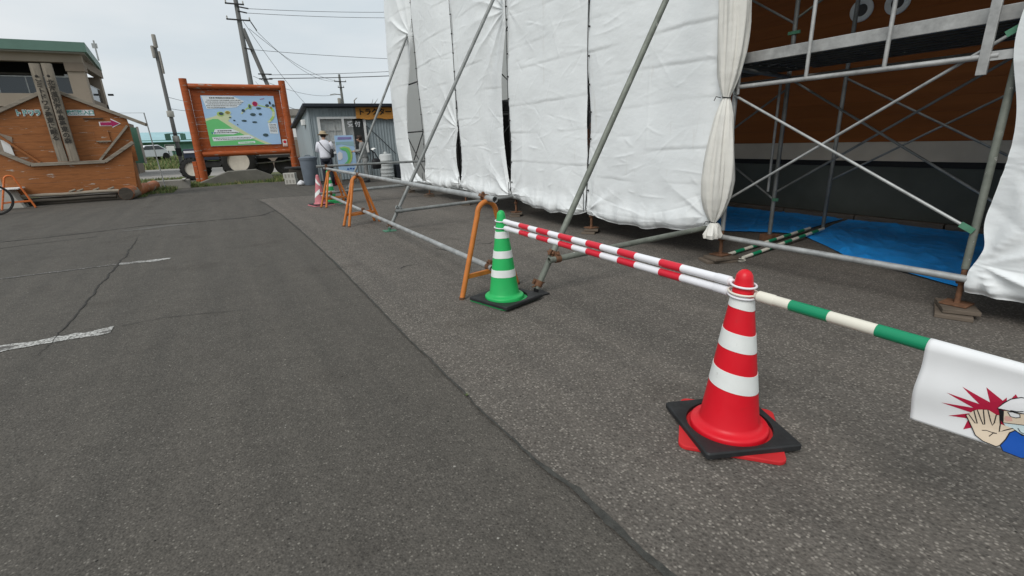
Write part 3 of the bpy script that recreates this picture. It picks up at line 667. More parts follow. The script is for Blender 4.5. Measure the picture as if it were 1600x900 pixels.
def pipe(name, label, a, b, mat, r=0.0243, group=None, cat='pipe', parent=None):
    mb = MB(); a = Vector(a); b = Vector(b); d = (b-a).normalized()
    n = 18; ax = d.orthogonal().normalized(); ay = d.cross(ax); ri = r*0.86
    vs = []
    for p, q in ((a+d*0.06, ri), (a, ri), (a, r), (b, r), (b, ri), (b-d*0.06, ri)):
        vs += [p+(ax*math.cos(2*math.pi*j/n)+ay*math.sin(2*math.pi*j/n))*q for j in range(n)]
    fs = [(i*n+j, i*n+(j+1) % n, (i+1)*n+(j+1) % n, (i+1)*n+j) for i in range(5) for j in range(n)]
    fs += [tuple(range(n-1,-1,-1)), tuple(5*n+j for j in range(n))]
    mb.add(vs, fs); o = mb.build(name, MT[mat], parent, True)
    if parent is None: tag(o, label, cat, group)
    return o
def clamp_mb(mb, p, axis, r=0.031, seed=0):
    p = Vector(p); ax = Vector(axis).normalized()
    mb.tube([p-ax*0.024, p+ax*0.024], r, 12)
    o = ax.orthogonal().normalized(); q = Matrix.Rotation(seed*1.3, 3, ax) @ o; s = ax.cross(q)
    mb.box(p+q*(r+0.012), (0.03, 0.045, 0.022), rot=Matrix((q, ax, s)).transposed())
    mb.tube([p+q*(r+0.006)-s*0.03, p+q*(r+0.006)+s*0.034], 0.007, 8)
    mb.tube([p+q*(r+0.006)+s*0.018, p+q*(r+0.006)+s*0.03], 0.013, 6)
    return mb
def clamp(p, axis, parent, seed=0, mat='rust'):
    mb = MB(); clamp_mb(mb, p, axis, seed=seed); return mb.build('clamp', MT[mat], parent, True)

up = pipe('barrier_pipe', 'grey steel pipe along the top of the orange stands', (1.745,3.28,0.765), (1.80,10.9,0.765), 'galv')
for y, x in ((3.44,1.746), (7.75,1.777), (10.6,1.798)): clamp((x, y, 0.765), (0,1,0), up, y)
lp = pipe('barrier_pipe', 'grey steel pipe low between the orange stands', (1.735,3.36,0.205), (1.80,10.8,0.205), 'galv')
for y, x in ((3.42,1.735), (7.73,1.772), (10.55,1.798)): clamp((x, y, 0.205), (0,1,0), lp, y+1)
x1 = pipe('barrier_pipe', 'grey cross pipe from the farthest stand to the wrapped building at waist height', (1.62,10.72,0.815), (3.98,10.80,0.80), 'galv_dark')
clamp((1.81,10.73,0.814), (1,0,0), x1, 2)
x2 = pipe('barrier_pipe', 'grey cross pipe from the farthest stand to the wrapped building near the ground', (1.62,10.83,0.26), (3.98,10.86,0.30), 'galv_dark')
clamp((1.85,10.83,0.263), (1,0,0), x2, 3)

def strut(label, y, x0, x1, z1, mat, xp_label, wobble=0.0):
    t = thing('raking_strut', label, 'strut', (x0, y, 0), 0, 'raking strut pipes holding up the wrapped scaffold')
    mb = MB(); mb.box((0,0,0.006), (0.17,0.14,0.012)); mb.tube([(0,0,0.012),(0,0,0.05)], 0.02, 12); mb.build('base_plate', MT['black'] if y < 4 else MT['clip_green'], t, bevel=0.002)
    a = Vector((0.008,0,0.045)); b = Vector((x1-x0, wobble, z1))
    pipe('pipe', '', a, b, mat, 0.0243, parent=t)
    mb = MB(); clamp_mb(mb, (0.03,0,0.085), b-a, 0.030, 1.0); mb.tube([(-0.045,-0.02,0.075),(0.10,0.03,0.075)], 0.006, 8); mb.build('swivel_clamp', MT['rust'], t, True)
    # the low cross pipe that ties the strut to the scaffold
    k = 0.27/z1; q = a.lerp(b, k)
    pipe('tie_pipe', '', (q.x-0.07, -0.05, 0.275), (3.99-x0, -0.05, 0.315), mat, 0.0243, parent=t)
    mb = MB(); clamp_mb(mb, (q.x+0.012, -0.05, 0.276), (1,0,0), 0.031, 0.4); clamp_mb(mb, q, b-a, 0.031, 2.2); mb.build('clamp', MT['rust'] if y < 4 else MT['galv_dark'], t, True)
    mb = MB(); clamp_mb(mb, b-(b-a).normalized()*0.03, b-a, 0.031, 0.2); mb.build('clamp', MT['galv_dark'], t, True)
    return t
strut('nearest raking strut, a stained pipe rising from beside the near green cone', 3.11, 1.99, 3.99, 3.42, 'galv_green', '')
strut('middle raking strut, a grey pipe rising behind the upper barrier pipe', 6.85, 1.90, 3.99, 3.50, 'galv_dark', '')
strut('farthest raking strut, a grey pipe rising in front of the hut', 10.96, 2.10, 3.97, 3.56, 'galv_dark', '')

# ================================================================== WRAPPED SCAFFOLD BUILDING (white sheets laced to a pipe scaffold round a boat)
ZT = 6.0
seamY = [2.93, 4.89, 6.80, 8.75, 10.76]
def lens(z, z0, z1, wd, p=1.0):
    if z <= z0 or z >= z1: return 0.0
    return wd*math.sin(math.pi*((z-z0)/(z1-z0))**p)**0.9
def near_edge(k):   # the edge towards the viewer of the sheet that begins at seam k
    def f(z):
        y = seamY[k]+0.010+0.010*math.sin(z*3.1+k)
        if k == 4: y = 10.74 + lens(z, 0.34, 3.4, 0.95, 0.62)
        if k == 3: y += lens(z, 0.40, 1.42, 0.20)
        if k == 2: y += lens(z, 0.42, 2.95, 0.22, 0.85)
        if k == 1: y += lens(z, 1.0, 2.0, 0.03)
        return y
    return f
def far_edge(k):    # the far edge of the sheet that ends at seam k
    def f(z):
        y = seamY[k]-0.006+0.010*math.sin(z*3.1+k)
        if k == 4: y = 10.70 - lens(z, 0.35, 2.6, 0.07)
        if k == 3: y -= lens(z, 0.40, 1.6, 0.06)
        if k == 1: y -= lens(z, 0.9, 1.75, 0.028)
        return y
    return f
def end_edge(z): return 12.52+0.16*math.sin(min(max(z,0),4.4)/4.4*math.pi)
def tarp(name, label, y0f, y1f, zb, seed, anchors, mat='tarp', ztop=ZT, nx=170, nz=520, sag=0.09, x0=3.925, amp=1.0, bil=0.045):
    g = random.Random(seed); U, V = np.meshgrid(np.linspace(0, 1, nx+1), np.linspace(0, 1, nz+1))
    hem = np.vectorize(zb)(U) - sag*np.sin(np.pi*U)**0.7 + 0.012*np.sin(U*23+seed)
    Z = hem+(ztop-hem)*V**1.3
    tz = np.linspace(-0.1, ztop+0.1, 800); A = np.interp(Z, tz, [y0f(q) for q in tz]); B = np.interp(Z, tz, [y1f(q) for q in tz]); Y = A+(B-A)*U
    D = bil*np.sin(np.pi*U)**0.8*(0.5+0.5*np.sin(Z*0.9+seed)) + amp*(0.030*pn(Y, Z, seed, 0.9, seed)+0.008*pn(Y, Z, seed, 2.7, seed+3))
    # sharp fold lines left from storage: long level creases, fewer upright ones, and short random crinkles
    z = 0.30+g.uniform(0, 0.1)
    while z < ztop:
        sl, am, ph = g.uniform(-0.05, 0.05), g.uniform(0.3, 1.0), g.uniform(0, 90)
        Q = Z-(z+sl*(U-0.5)+0.020*pn(Y, ph, 0, 1.6)+0.007*pn(Y, ph, 3, 6.0)); K = am*np.clip(0.45+1.5*pn(Y, ph, 7, 1.3), 0.05, 1)
        D += amp*K*(-0.0085*np.where(Q > 0, np.exp(-np.abs(Q)/0.011), np.exp(-np.abs(Q)/0.050)) + 0.004*np.exp(-np.abs(Q-0.035)/0.03))
        z += g.uniform(0.30, 0.50)
    for _ in range(3):
        y = g.uniform(0.15, 0.85); ph = g.uniform(0, 90); Q = (U-y)*2.0+0.03*pn(Z, ph, 0, 0.9); K = np.clip(0.2+1.6*pn(Z, ph, 5, 0.9), 0, 1); D += amp*K*0.005*np.exp(-np.abs(Q)/0.014)
    for _ in range(95):
        cy, cz, an, le, am, sg = g.uniform(0, 1), 0.2+3.6*g.uniform(0, 1)**1.3, g.choice((g.uniform(-0.35, 0.35), g.uniform(-1.3, 1.3))), g.uniform(0.06, 0.38), g.uniform(0.0015, 0.0058), g.choice((1, 1, -1))
        dy = (U-cy)*2.0; dz = Z-cz; al = dy*math.cos(an)+dz*math.sin(an); ac = -dy*math.sin(an)+dz*math.cos(an)+0.10*al*al/le*g.uniform(-1, 1)
        D += amp*sg*am*np.exp(-np.abs(ac)/0.012)*np.clip(1-(al/le)**2, 0, 1)
    for (ya, za, A_, n, rad, ph) in anchors:
        dy = Y-ya; dz = Z-za; rr = np.hypot(dy, dz); th = np.arctan2(dz, dy)
        wv = 1-np.abs(np.sin(0.5*(n*th+ph)+0.8*pn(th*2, rr, seed, 1.5)))*1.3          # pinched ridges, wide troughs
        D += 0.62*A_*wv*np.clip(rr/0.15, 0, 1)*np.exp(-(rr/rad)**1.5)*(0.5+0.9*np.clip(pn(th*1.7, ya, za, 1.0)+0.4, 0, 1))
    EU = np.minimum(U, 1-U); D -= 0.02*np.exp(-EU/0.03)
    H = Z-hem
    D += 0.040*np.exp(-((H-0.10)/0.11)**2)*(0.35+0.65*np.sin(np.pi*U)) + 0.02*np.sin(U*31+seed+2*pn(U*6, seed, 0))*np.exp(-H/0.16) - 0.025*np.exp(-(H/0.03)**2)
    D += amp*(0.022*np.abs(pn(Y, Z*0.5, seed+9, 6))+0.008*pn(Y, Z*0.5, seed+4, 14))*np.exp(-H/0.22)
    vs = np.stack([x0-D, Y, Z], -1).reshape(-1, 3); n1 = nx+1
    ii = (np.arange(nz)[:, None]*n1+np.arange(nx)[None, :]).ravel(); F = np.stack([ii, ii+1, ii+n1+1, ii+n1], 1)
    me = bpy.data.meshes.new(name); me.from_pydata(vs.tolist(), [], F.tolist()); me.materials.append(MT[mat]); me.polygons.foreach_set('use_smooth', [True]*len(F)); me.update()
    o = bpy.data.objects.new(name, me); COL.objects.link(o)
    return tag(o, label, 'sheet', 'white sheets laced over the scaffold')
def zlin(a, b): return lambda u: a+(b-a)*u
sheets = []
sheets.append(tarp('white_sheet', 'white sheet beside the gathered curtain and the opening', lambda z: 2.985+0.02*math.sin(z*2), far_edge(1), zlin(0.34,0.26), 1, [(4.85,0.30,0.035,9,0.55,0.3),(3.05,0.42,0.02,8,0.5,1),(4.87,1.1,0.010,11,0.3,0)]))
sheets.append(tarp('white_sheet', 'white sheet behind the top of the nearest raking strut', near_edge(1), far_edge(2), zlin(0.26,0.33), 2, [(4.92,0.30,0.03,8,0.45,0.8),(6.78,0.36,0.045,8,0.5,0.2),(6.76,3.0,0.012,10,0.6,0)]))
sheets.append(tarp('white_sheet', 'white sheet crossed by the middle raking strut, black gap along one edge', near_edge(2), far_edge(3), zlin(0.33,0.36), 3, [(6.84,0.34,0.055,10,0.75,0.5),(6.82,3.0,0.030,15,1.2,0.4),(8.7,0.4,0.03,8,0.4,0)]))
sheets.append(tarp('white_sheet', 'white sheet between the lens shaped gap and the wide far gap', near_edge(3), far_edge(4), zlin(0.37,0.36), 4, [(8.8,1.45,0.03,13,0.7,0.1),(8.8,0.42,0.045,9,0.45,0.2),(10.6,0.4,0.045,9,0.5,0.6)]))
sheets.append(tarp('white_sheet', 'farthest white sheet with a slack billowing edge in front of the hut', near_edge(4), end_edge, zlin(0.34,0.20), 5, [(10.80,0.36,0.07,13,1.2,0.2),(10.85,3.4,0.05,12,1.4,0.9)], amp=0.8, bil=0.12))
sheets.append(tarp('white_sheet', 'crumpled white sheet at the far side of the opening beside the banner', lambda z: -3.6, lambda z: 1.075+0.03*math.sin(z*4.2)+0.05*math.exp(-((z-1.6)/0.3)**2)-0.05*math.exp(-((z-0.45)/0.12)**2), zlin(0.12,0.17), 6, [(1.05,0.35,0.05,9,0.4,0.4),(1.0,0.95,0.03,7,0.3,0)], amp=1.5, sag=0.03))
# lacing rope and eyelets along every seam (parts of the sheet they hold)
for k, y in enumerate(seamY[1:]):
    sh = sheets[k+1]; e0 = far_edge(k+1); z = 0.55; em = None
    mb = MB(); mb.tube([(3.93, e0(zz)+0.009, zz) for zz in np.linspace(0.4, 5.7, 60)], 0.005, 6); mb.build('lacing_rope', MT['wire'], sh, True)
    while z < 4.6:
        yy = e0(z)-0.03
        if em is None:
            mb = MB(); mb.lathe([(0.006,-0.012),(0.011,-0.012),(0.011,0.012),(0.006,0.012)], 8, cap=True); e = mb.build('eyelet', MT['iron'], sh); em = e.data
        else:
            e = bpy.data.objects.new('eyelet', em); COL.objects.link(e); e.parent = sh
        e.rotation_euler = (0, R(90), 0); e.location = (3.915, yy, z); z += 0.31
    rb = MB(); rb.tube([(3.88,seamY[k+1]+0.01*math.sin(z_*3),z_) for z_ in np.linspace(0.28,0.55,8)], 0.005, 6); rb.build('tail_rope', MT['wire'], sh, True)
# gathered curtain tied beside the opening
def pleats(a, z): return 1+0.13*math.sin(a*7+z*1.5)+0.08*math.sin(a*13-z*2.5+1)+0.05*math.sin(a*21+z*5)
cur = thing('gathered_curtain', 'yellowed white sheet gathered and tied like a curtain beside the opening', 'curtain', (3.865,2.93,0.2))
prof = [(0.10,5.8),(0.12,4.6),(0.115,3.2),(0.12,2.5),(0.115,2.05),(0.105,1.82),(0.085,1.66),(0.055,1.55),(0.032,1.49),(0.030,1.47),(0.045,1.43),(0.072,1.33),(0.10,1.15),(0.125,0.92),(0.132,0.78),(0.12,0.62),(0.095,0.52),(0.06,0.44),(0.030,0.395),(0.028,0.385)]
mb = MB(); vs = []; n = 64
PP = []
for (r_a, z_a), (r_b, z_b) in zip(prof[:-1], prof[1:]): PP += [(r_a+(r_b-r_a)*k/4, z_a+(z_b-z_a)*k/4) for k in range(4)]
PP.append(prof[-1])
for r_, z_ in PP:
    for j in range(n):
        a = 2*math.pi*j/n; q = r_*pleats(a, z_)*(1+0.10*fnz((math.cos(a), math.sin(a), z_*2), 1.5, 3))
        vs.append((q*math.cos(a)*0.75+0.012*math.sin(z_*4), q*math.sin(a)*1.05+0.02*math.sin(z_*2.2+1), z_-0.2))
k = len(PP); mb.add(vs, [(i*n+j, i*n+(j+1) % n, (i+1)*n+(j+1) % n, (i+1)*n+j) for i in range(k-1) for j in range(n)])
mb.build('sheet', MT['tarp_warm'], cur, 'all')
tail = [(0.030,0.385),(0.045,0.37),(0.065,0.335),(0.082,0.28),(0.075,0.245),(0.02,0.235)]
mb = MB(); mb.lathe([(r_, z_-0.2) for r_, z_ in tail], 40, pleat=lambda a, z: 1+0.30*math.sin(a*2+1)+0.16*math.sin(a*7+z*25)+0.1*math.sin(a*12)); mb.build('tail', MT['tarp_warm'], cur, True)
for z_, r_ in ((1.48,0.037),(0.39,0.034)):
    mb = MB(); mb.tube([(0.75*x+0.012*math.sin(z_*4), y+0.02*math.sin(z_*2.2+1), z-0.2) for x, y, z in ring_pts((0,0), r_, z_, 20, 0.006)], 0.005, 6, False); mb.tube([(-0.03,0.02,z_-0.2),(-0.06,0.045,z_-0.19),(-0.05,0.07,z_-0.22)], 0.004, 6); mb.build('tie_wire', MT['wire'], cur, True)
# closed rest of the enclosure: end sheets, rear sheet, unseen roof added to darken the inside
def wallsheet(label, fn, nu, nv, mat='tarp'):
    mb = MB(); mb.grid(fn, nu, nv); return tag(mb.build('white_sheet', MT[mat], None, 'all', fix=False), label, 'sheet')
wallsheet('end sheet inside the wrapped building seen through the wide far gap', lambda u, v: (4.0+10*u, end_edge(0.15+5.85*v)-0.03+0.03*fbm((u*10, v*6, 1), 0.8, 3), 0.15+5.85*v), 50, 40, 'end_sheet')
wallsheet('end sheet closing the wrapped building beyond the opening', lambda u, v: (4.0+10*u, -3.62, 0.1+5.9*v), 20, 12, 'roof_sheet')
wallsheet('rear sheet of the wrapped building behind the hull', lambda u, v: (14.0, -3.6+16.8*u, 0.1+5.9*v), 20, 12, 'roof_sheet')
wallsheet('unseen roof sheet added over the wrapped building to darken its inside', lambda u, v: (3.93+10.1*u, -3.62+16.1*v, ZT+0.02), 20, 30, 'roof_sheet')
# upper part of the opening is closed again above the second lift
mb = MB(); mb.grid(lambda u, v: (3.93-0.02*fbm((u*2, v*3, 0), 1.0, 4), 1.06+1.93*u, 3.5+2.5*v), 30, 30)
tag(mb.build('white_sheet', MT['tarp'], None, 'all', fix=False), 'white sheet closing the scaffold above the opening', 'sheet')

# ---------------------------------------------------------------- the scaffold itself
sc = thing('scaffold', 'grey steel pipe scaffold standing inside the white sheets', 'scaffold', (4.02,1.13,0))
OX, OY = 4.02, 1.13
def sp(name, a, b, r, mat, n=12):
    mb = MB(); mb.tube([(a[0]-OX, a[1]-OY, a[2]), (b[0]-OX, b[1]-OY, b[2])], r, n); return mb.build(name, MT[mat], sc, True)
postsY = [-0.7, 1.13, 2.93, 4.88, 6.80, 8.74, 10.72, 12.3]
for y in postsY:
    zb = 0.30
    sp('post', (4.0,y,zb), (4.0,y,5.9), 0.0214, 'galv_green' if y < 2 else 'galv')
    j = sp('jack', (4.0,y,0.062), (4.0,y,0.40), 0.0165, 'rust')
    mb = MB(); mb.box((4.0-OX, y-OY, 0.066), (0.14,0.14,0.008)); mb.build('jack_plate', MT['rust'], sc); mb = MB(); mb.lathe([(0.03,0),(0.032,0.012),(0.03,0.024)], 12, (4.0-OX, y-OY, 0.20)); mb.build('jack_nut', MT['rust'], sc)
back = [-0.9, 1.12, 3.2, 5.0, 6.9, 8.8, 10.7]
for y in back:
    sp('post', (5.2,y,0.07), (5.2,y,5.9), 0.0214, 'galv_dark'); mb = MB(); mb.box((5.2-OX, y-OY, 0.035), (0.14,0.14,0.07)); mb.build('jack_plate', MT['rust'], sc)
    sp('post', (5.12,y+0.03,0.55), (5.12,y+0.03,1.72), 0.0135, 'galv')
for y in (1.3, 3.15, 5.0): sp('post', (6.2,y,0.03), (6.2,y,3.8), 0.0214, 'galv_dark')
# ledgers and guard frame of the opening bay
sp('ledger', (3.955,-1.6,0.245), (3.955,3.02,0.245), 0.0243, 'galv')
sp('ledger', (3.955,3.0,0.30), (3.955,13.3,0.30), 0.0243, 'galv_dark')
sp('guard_rail', (3.955,1.20,1.56), (3.955,2.87,1.56), 0.0170, 'galv_light')
for y in (1.78, 2.30): sp('guard_post', (3.955,y,1.56), (3.955,y,2.85), 0.0136, 'galv_light')
sp('guard_post', (3.95,2.87,1.50), (3.95,2.87,2.9), 0.0136, 'galv_light')
mb = MB(); mb.box((3.945-OX,1.26-OY,1.95), (0.02,0.05,0.98)); mb.build('guard_post', MT['galv_light'], sc, bevel=0.003)
mb = MB(); mb.box((3.95-OX,1.185-OY,1.56), (0.012,0.16,0.05)); mb.build('bracket', MT['galv_light'], sc)
mb = MB(); mb.box((3.96-OX,2.91-OY,1.56), (0.03,0.07,0.035)); mb.build('bracket', MT['galv_dark'], sc)
sp('guard_rail', (3.955,1.20,2.85), (3.955,2.87,2.85), 0.0170, 'galv_light')
sp('brace', (3.97,2.92,1.50), (3.97,1.15,0.56), 0.0105, 'galv'); sp('brace', (3.985,2.95,0.56), (3.985,1.13,1.70), 0.0105, 'galv')
mb = MB(); mb.box((3.965-OX,1.16-OY,0.565), (0.012,0.08,0.035), rot=Matrix.Rotation(R(28),3,'X')); mb.build('brace_clip', MT['clip_green'], sc)
mb = MB(); mb.box((3.98-OX,1.16-OY,1.69), (0.012,0.09,0.035), rot=Matrix.Rotation(R(-30),3,'X')); mb.build('brace_clip', MT['clip_green'], sc)
for (ya, yb) in ((3.2,1.12),(1.12,-0.9)):
    sp('brace', (5.2,ya,1.70), (5.2,yb,0.42), 0.0110, 'galv_dark'); sp('brace', (5.21,ya+0.02,0.52), (5.21,yb,1.90), 0.0110, 'galv_dark')
    sp('brace', (5.2,ya,3.3), (5.2,yb,2.3), 0.0110, 'galv_dark'); sp('brace', (5.21,ya,2.25), (5.21,yb,3.3), 0.0110, 'galv_green')
mb = MB(); mb.box((5.18-OX,3.19-OY,2.12), (0.02,0.12,0.03)); mb.build('brace_clip', MT['clip_green'], sc)
mb = MB(); mb.box((5.18-OX,3.17-OY,0.46), (0.02,0.06,0.03)); mb.build('brace_clip', MT['clip_green'], sc)
for (ya, yb) in ((5.0,3.2),(6.9,5.0),(8.8,6.9),(10.7,8.8)):
    for zz in (0.45, 2.2): sp('brace', (5.2,ya,zz), (5.2,yb,zz+1.15), 0.011, 'galv_dark'); sp('brace', (5.21,ya,zz+1.15), (5.21,yb,zz), 0.011, 'galv_dark')
sp('brace', (6.2,3.15,1.72), (6.2,1.3,0.7), 0.011, 'galv_dark'); sp('brace', (6.21,3.15,0.6), (6.21,1.3,1.7), 0.011, 'galv_dark')
sp('brace', (4.0,12.1,0.4), (4.0,10.72,1.5), 0.012, 'iron'); sp('brace', (4.0,12.1,1.5), (4.0,10.72,0.4), 0.012, 'iron')
sp('ledger', (5.2,10.7,1.72), (5.2,12.6,1.72), 0.03, 'iron'); sp('ledger', (4.05,10.5,1.45), (4.05,12.6,1.45), 0.016, 'iron'); sp('ledger', (4.05,10.5,2.5), (4.05,12.4,2.5), 0.016, 'iron')
for y in (11.2, 11.75): sp('post', (5.0,y,0.1), (5.0,y,3.4), 0.014, 'iron')
for zz in (1.70, 3.4): sp('ledger', (5.2,-1,zz), (5.2,12.2,zz), 0.017, 'galv_dark')
for y, yb in zip(postsY[1:-1], back[1:]): sp('transom', (4.0,y,1.71), (5.2,yb,1.71), 0.02, 'galv_dark')
# walkway decks
for i, (xa, xb) in enumerate(((4.055,4.56),(4.60,5.13))):
    for (ya, yb) in ((-2.6,-0.72),(-0.68,1.10),(1.16,2.90),(2.96,4.85),(4.91,6.76),(6.84,8.7)):
        mb = MB(); mb.box(((xa+xb)/2-OX,(ya+yb)/2-OY,1.79), (xb-xa,yb-ya,0.03)); 
        for q in range(4):
            xx = xa+0.06+(xb-xa-0.12)*q/3; mb.box((xx-OX,(ya+yb)/2-OY,1.765), (0.035,yb-ya-0.02,0.024))
        mb.build('deck_plank', MT['deck'], sc)
for (ya, yb) in ((-0.68,1.10),(1.16,2.90),(2.96,4.85)):
    mb = MB(); mb.box((4.035-OX,(ya+yb)/2-OY,1.79), (0.022,yb-ya,0.085)); mb.build('deck_edge', MT['deck_edge'], sc, bevel=0.004)

# wooden pads under the jacks
def pad(label, x, y, rz, n=2, s=0.26):
    t = thing('wooden_pad', label, 'wooden pad', (x, y, 0), rz, 'wooden pads under the scaffold jacks')
    for i in range(n):
        mb = MB(); mb.box((0.02*i, -0.015*i, 0.014+0.030*i), (s+0.04*(1-i), s*0.72, 0.026), R(9*i)); mb.build('board', MT['wood_pad'], t, bevel=0.003)
pad('stacked wooden pad below the rusty jack at the crumpled sheet', 3.97, 1.13, R(20)); pad('wooden pad below the jack at the gathered curtain', 3.97, 2.93, R(-25))
for y, l in ((4.88,'nearest the red and white bars'),(6.80,'behind the nearest barrier stand'),(8.74,'in the middle of the row'),(10.72,'second from the far end'),(12.1,'at the far end')):
    pad('wooden pad under the hem of the white sheets, '+l, 3.98, y, R(8*y), 2, 0.24)
mb = MB(); mb.grid(lambda u, v: (5.35+1.95*u, 12.1+0.03*math.sin(u*20), 0.06+2.15*v), 40, 12)  # added dark sheet, makes the deep interior behind the gap look black
tag(mb.build('gap_shade_sheet', MT['dark_int'], None, 'all', fix=False), 'dark sheet added inside to stand in for the shade behind the black gap', 'sheet')
# ---------------------------------------------------------------- the boat inside
ht = thing('boat_hull', 'varnished orange brown boat hull with round portholes behind the scaffold', 'boat', (7.3,3,0))
HX, HY = 7.3, 3.0
def hx(z, y): return 7.28 + 0.03*max(0, z-1) + 0.004*max(0, y-4)**2
def strake(name, z0, z1, mat, th=0.05, dx=0.0):
    mb = MB(); ys = np.linspace(-3.4, 10.0, 28); vs = []
    for y in ys:
        for (x, z) in ((hx(z0,y)+dx,z0),(hx(z1,y)+dx,z1),(hx(z1,y)+dx+th,z1),(hx(z0,y)+dx+th,z0)): vs.append((x-HX, y-HY, z))
    n = len(ys); fs = [(4*i+j, 4*i+(j+1) % 4, 4*i+4+(j+1) % 4, 4*i+4+j) for i in range(n-1) for j in range(4)] + [(0,1,2,3),(4*n-4,4*n-3,4*n-2,4*n-1)]
    mb.add(vs, fs); return mb.build(name, MT[mat], ht)
z = 1.0; i = 0
while z < 5.2:
    strake('plank', z+0.0008, z+0.1642, 'hull', dx=0.0008*(i % 2)); z += 0.165; i += 1
strake('white_strake', 0.765, 0.998, 'hull_white', dx=-0.012); strake('black_line', 0.695, 0.763, 'black', dx=-0.006); strake('hull_bottom', 0.06, 0.693, 'hull_dark')
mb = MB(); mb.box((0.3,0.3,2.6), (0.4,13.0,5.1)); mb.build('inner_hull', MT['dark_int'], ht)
for y in (3.66, 3.27, 0.9, 6.2):
    p = (hx(2.6,y)-HX, y-HY, 2.6); mb = MB(); 
    def tor(r0, r1, d, n=32):
        vs = []
        for r_, x_ in ((r0,0.0),(r0,-d*0.7),(r0-0.008,-d),(r1+0.008,-d),(r1,-d*0.7),(r1,0.0)):
            vs += [(p[0]+x_-0.001, p[1]+r_*math.cos(2*math.pi*j/n), p[2]+r_*math.sin(2*math.pi*j/n)) for j in range(n)]
        return vs, [(a*n+j, a*n+(j+1) % n, ((a+1) % 6)*n+(j+1) % n, ((a+1) % 6)*n+j) for a in range(6) for j in range(n)]
    mb.add(*tor(0.135,0.07,0.02)); po = mb.build('porthole_ring', MT['ring'], ht, True)
    mb = MB(); mb.tube([(p[0]-0.004,p[1],p[2]),(p[0]+0.03,p[1],p[2])], 0.072, 24); mb.build('porthole_glass', MT['pane_dark'], po)
mb = MB()
for y in np.linspace(-3, 9.5, 14): mb.box((7.16, y, 0.035), (0.07,0.94,0.07))
tag(mb.build('ground_batten', MT['wood_pad']), 'pale timber batten on the ground along the foot of the hull', 'batten')
# blue sheets on the ground
def blue(label, quad, seed, fold=0.03):
    F_, B_ = quad; mb = MB()
    def along(P, u):
        t_ = u*(len(P)-1); k = min(int(t_), len(P)-2); return Vector((*P[k], 0)).lerp(Vector((*P[k+1], 0)), t_-k)
    def fn(u, v):
        p = along(F_, u).lerp(along(B_, u), v); e = min(u, 1-u, v, 1-v)
        x = p.x+0.05*fnz((p.x, p.y, 0), 1.2, seed)*min(1, 1.0); y = p.y+0.05*fnz((p.x, p.y, 5), 1.2, seed)
        ang = (p.x*0.5-p.y)*1.0
        q = fnz((p.x*0.5+p.y*0.4, ang*2.6, 0), 2.2, seed); q2 = fnz((p.x*1.3, p.y*1.1, 2), 2.6, seed+2)
        z = 0.008+fold*(0.5+0.5*fbm((p.x*0.6+p.y*0.8, ang*3.4, 0), 1.5, seed, 3)+0.45*max(0, 1-abs(q)*6)+0.2*max(0, 1-abs(q2)*8))*min(1, e*14+0.25)
        return (x, y, max(0.005, z))
    mb.grid(fn, 110, 110); return tag(mb.build('blue_sheet', MT['bluetarp'], None, 'all', fix=False), label, 'sheet', 'blue sheets on the ground under the boat')
blue('wrinkled blue sheet on the ground in front of the hull', ([(4.66,-2.2),(4.60,1.2),(5.02,2.3),(5.62,3.05)], [(7.12,-2.2),(7.12,0.6),(7.12,2.2),(7.12,3.3)]), 2, 0.030)
blue('blue sheet on the ground behind the striped bars', ([(5.70,3.22),(5.30,3.8),(4.9,5.6)], [(7.1,3.36),(7.1,4.2),(7.0,6.2)]), 5, 0.028)
def floor_bar(label, a, b):
    t = thing('cone_bar', label, 'cone bar', (a[0], a[1], 0), 0, 'striped bars lying under the scaffold')
    A = Vector((0,0,a[2])); B = Vector((b[0]-a[0], b[1]-a[1], b[2])); n = 11
    mb = MB(); mb.tube([A, B], 0.0172, 14); mb.build('tube', MT['bar_ivory'], t, True)
    for i in range(1, n, 2): mb = MB(); mb.tube([A.lerp(B, i/n), A.lerp(B, (i+1)/n)], 0.0184, 14); mb.build('stripe', MT['bar_green'], t, True)
    d = (A-B).normalized(); c = A+d*0.06; mb = MB(); mb.tube([(c.x+0.05*math.cos(k*0.3), c.y+0.05*math.sin(k*0.3), max(0.006, c.z-0.01)) for k in range(22)], 0.004, 6, False); mb.build('loop', MT['bar_ivory'], t, True)
floor_bar('green and white bar lying nearest the gathered curtain', (4.15,2.98,0.022), (5.95,3.17,0.05))
floor_bar('green and white bar lying beside the blue sheet edge', (4.20,2.82,0.020), (5.98,3.03,0.06))

# ================================================================== WOODEN BOAT-SHAPED SIGN with carved posts
BYF = 17.6
bs = thing('boat_sign', 'orange brown wooden sign shaped like a boat with a gabled roof', 'wooden sign', (-3.53, BYF, 0))
ox, oy = -3.53, BYF
fr = lambda dy: (lambda u, v, d: (u-ox, d+dy, v))     # front faces: u = world X, v = world Z, d = depth in Y
apex = (-3.53, 2.86); eL = (-5.27, 2.02); eR = (-1.80, 2.02)
def gable_z(x): return apex[1]-(apex[1]-eR[1])*abs(x-apex[0])/1.735
z = 1.0; i = 0
while z < 2.8:                                           # boards of the gabled upper wall
    z1 = min(z+0.195, 2.8); xs0 = max(-5.05, apex[0]-1.735*(apex[1]-z)/0.84); xs1 = min(-2.08, apex[0]+1.735*(apex[1]-z)/0.84)
    xt0 = max(-5.05, apex[0]-1.735*(apex[1]-z1)/0.84); xt1 = min(-2.08, apex[0]+1.735*(apex[1]-z1)/0.84)
    mb = MB(); mb.prism([(xs0,z+0.002),(xs1,z+0.002),(xt1,z1-0.002),(xt0,z1-0.002)], fr(0.0), 0.003*(i % 2), 0.05); mb.build('board', MT['board'], bs); z = z1; i += 1
z = 0.20; i = 0
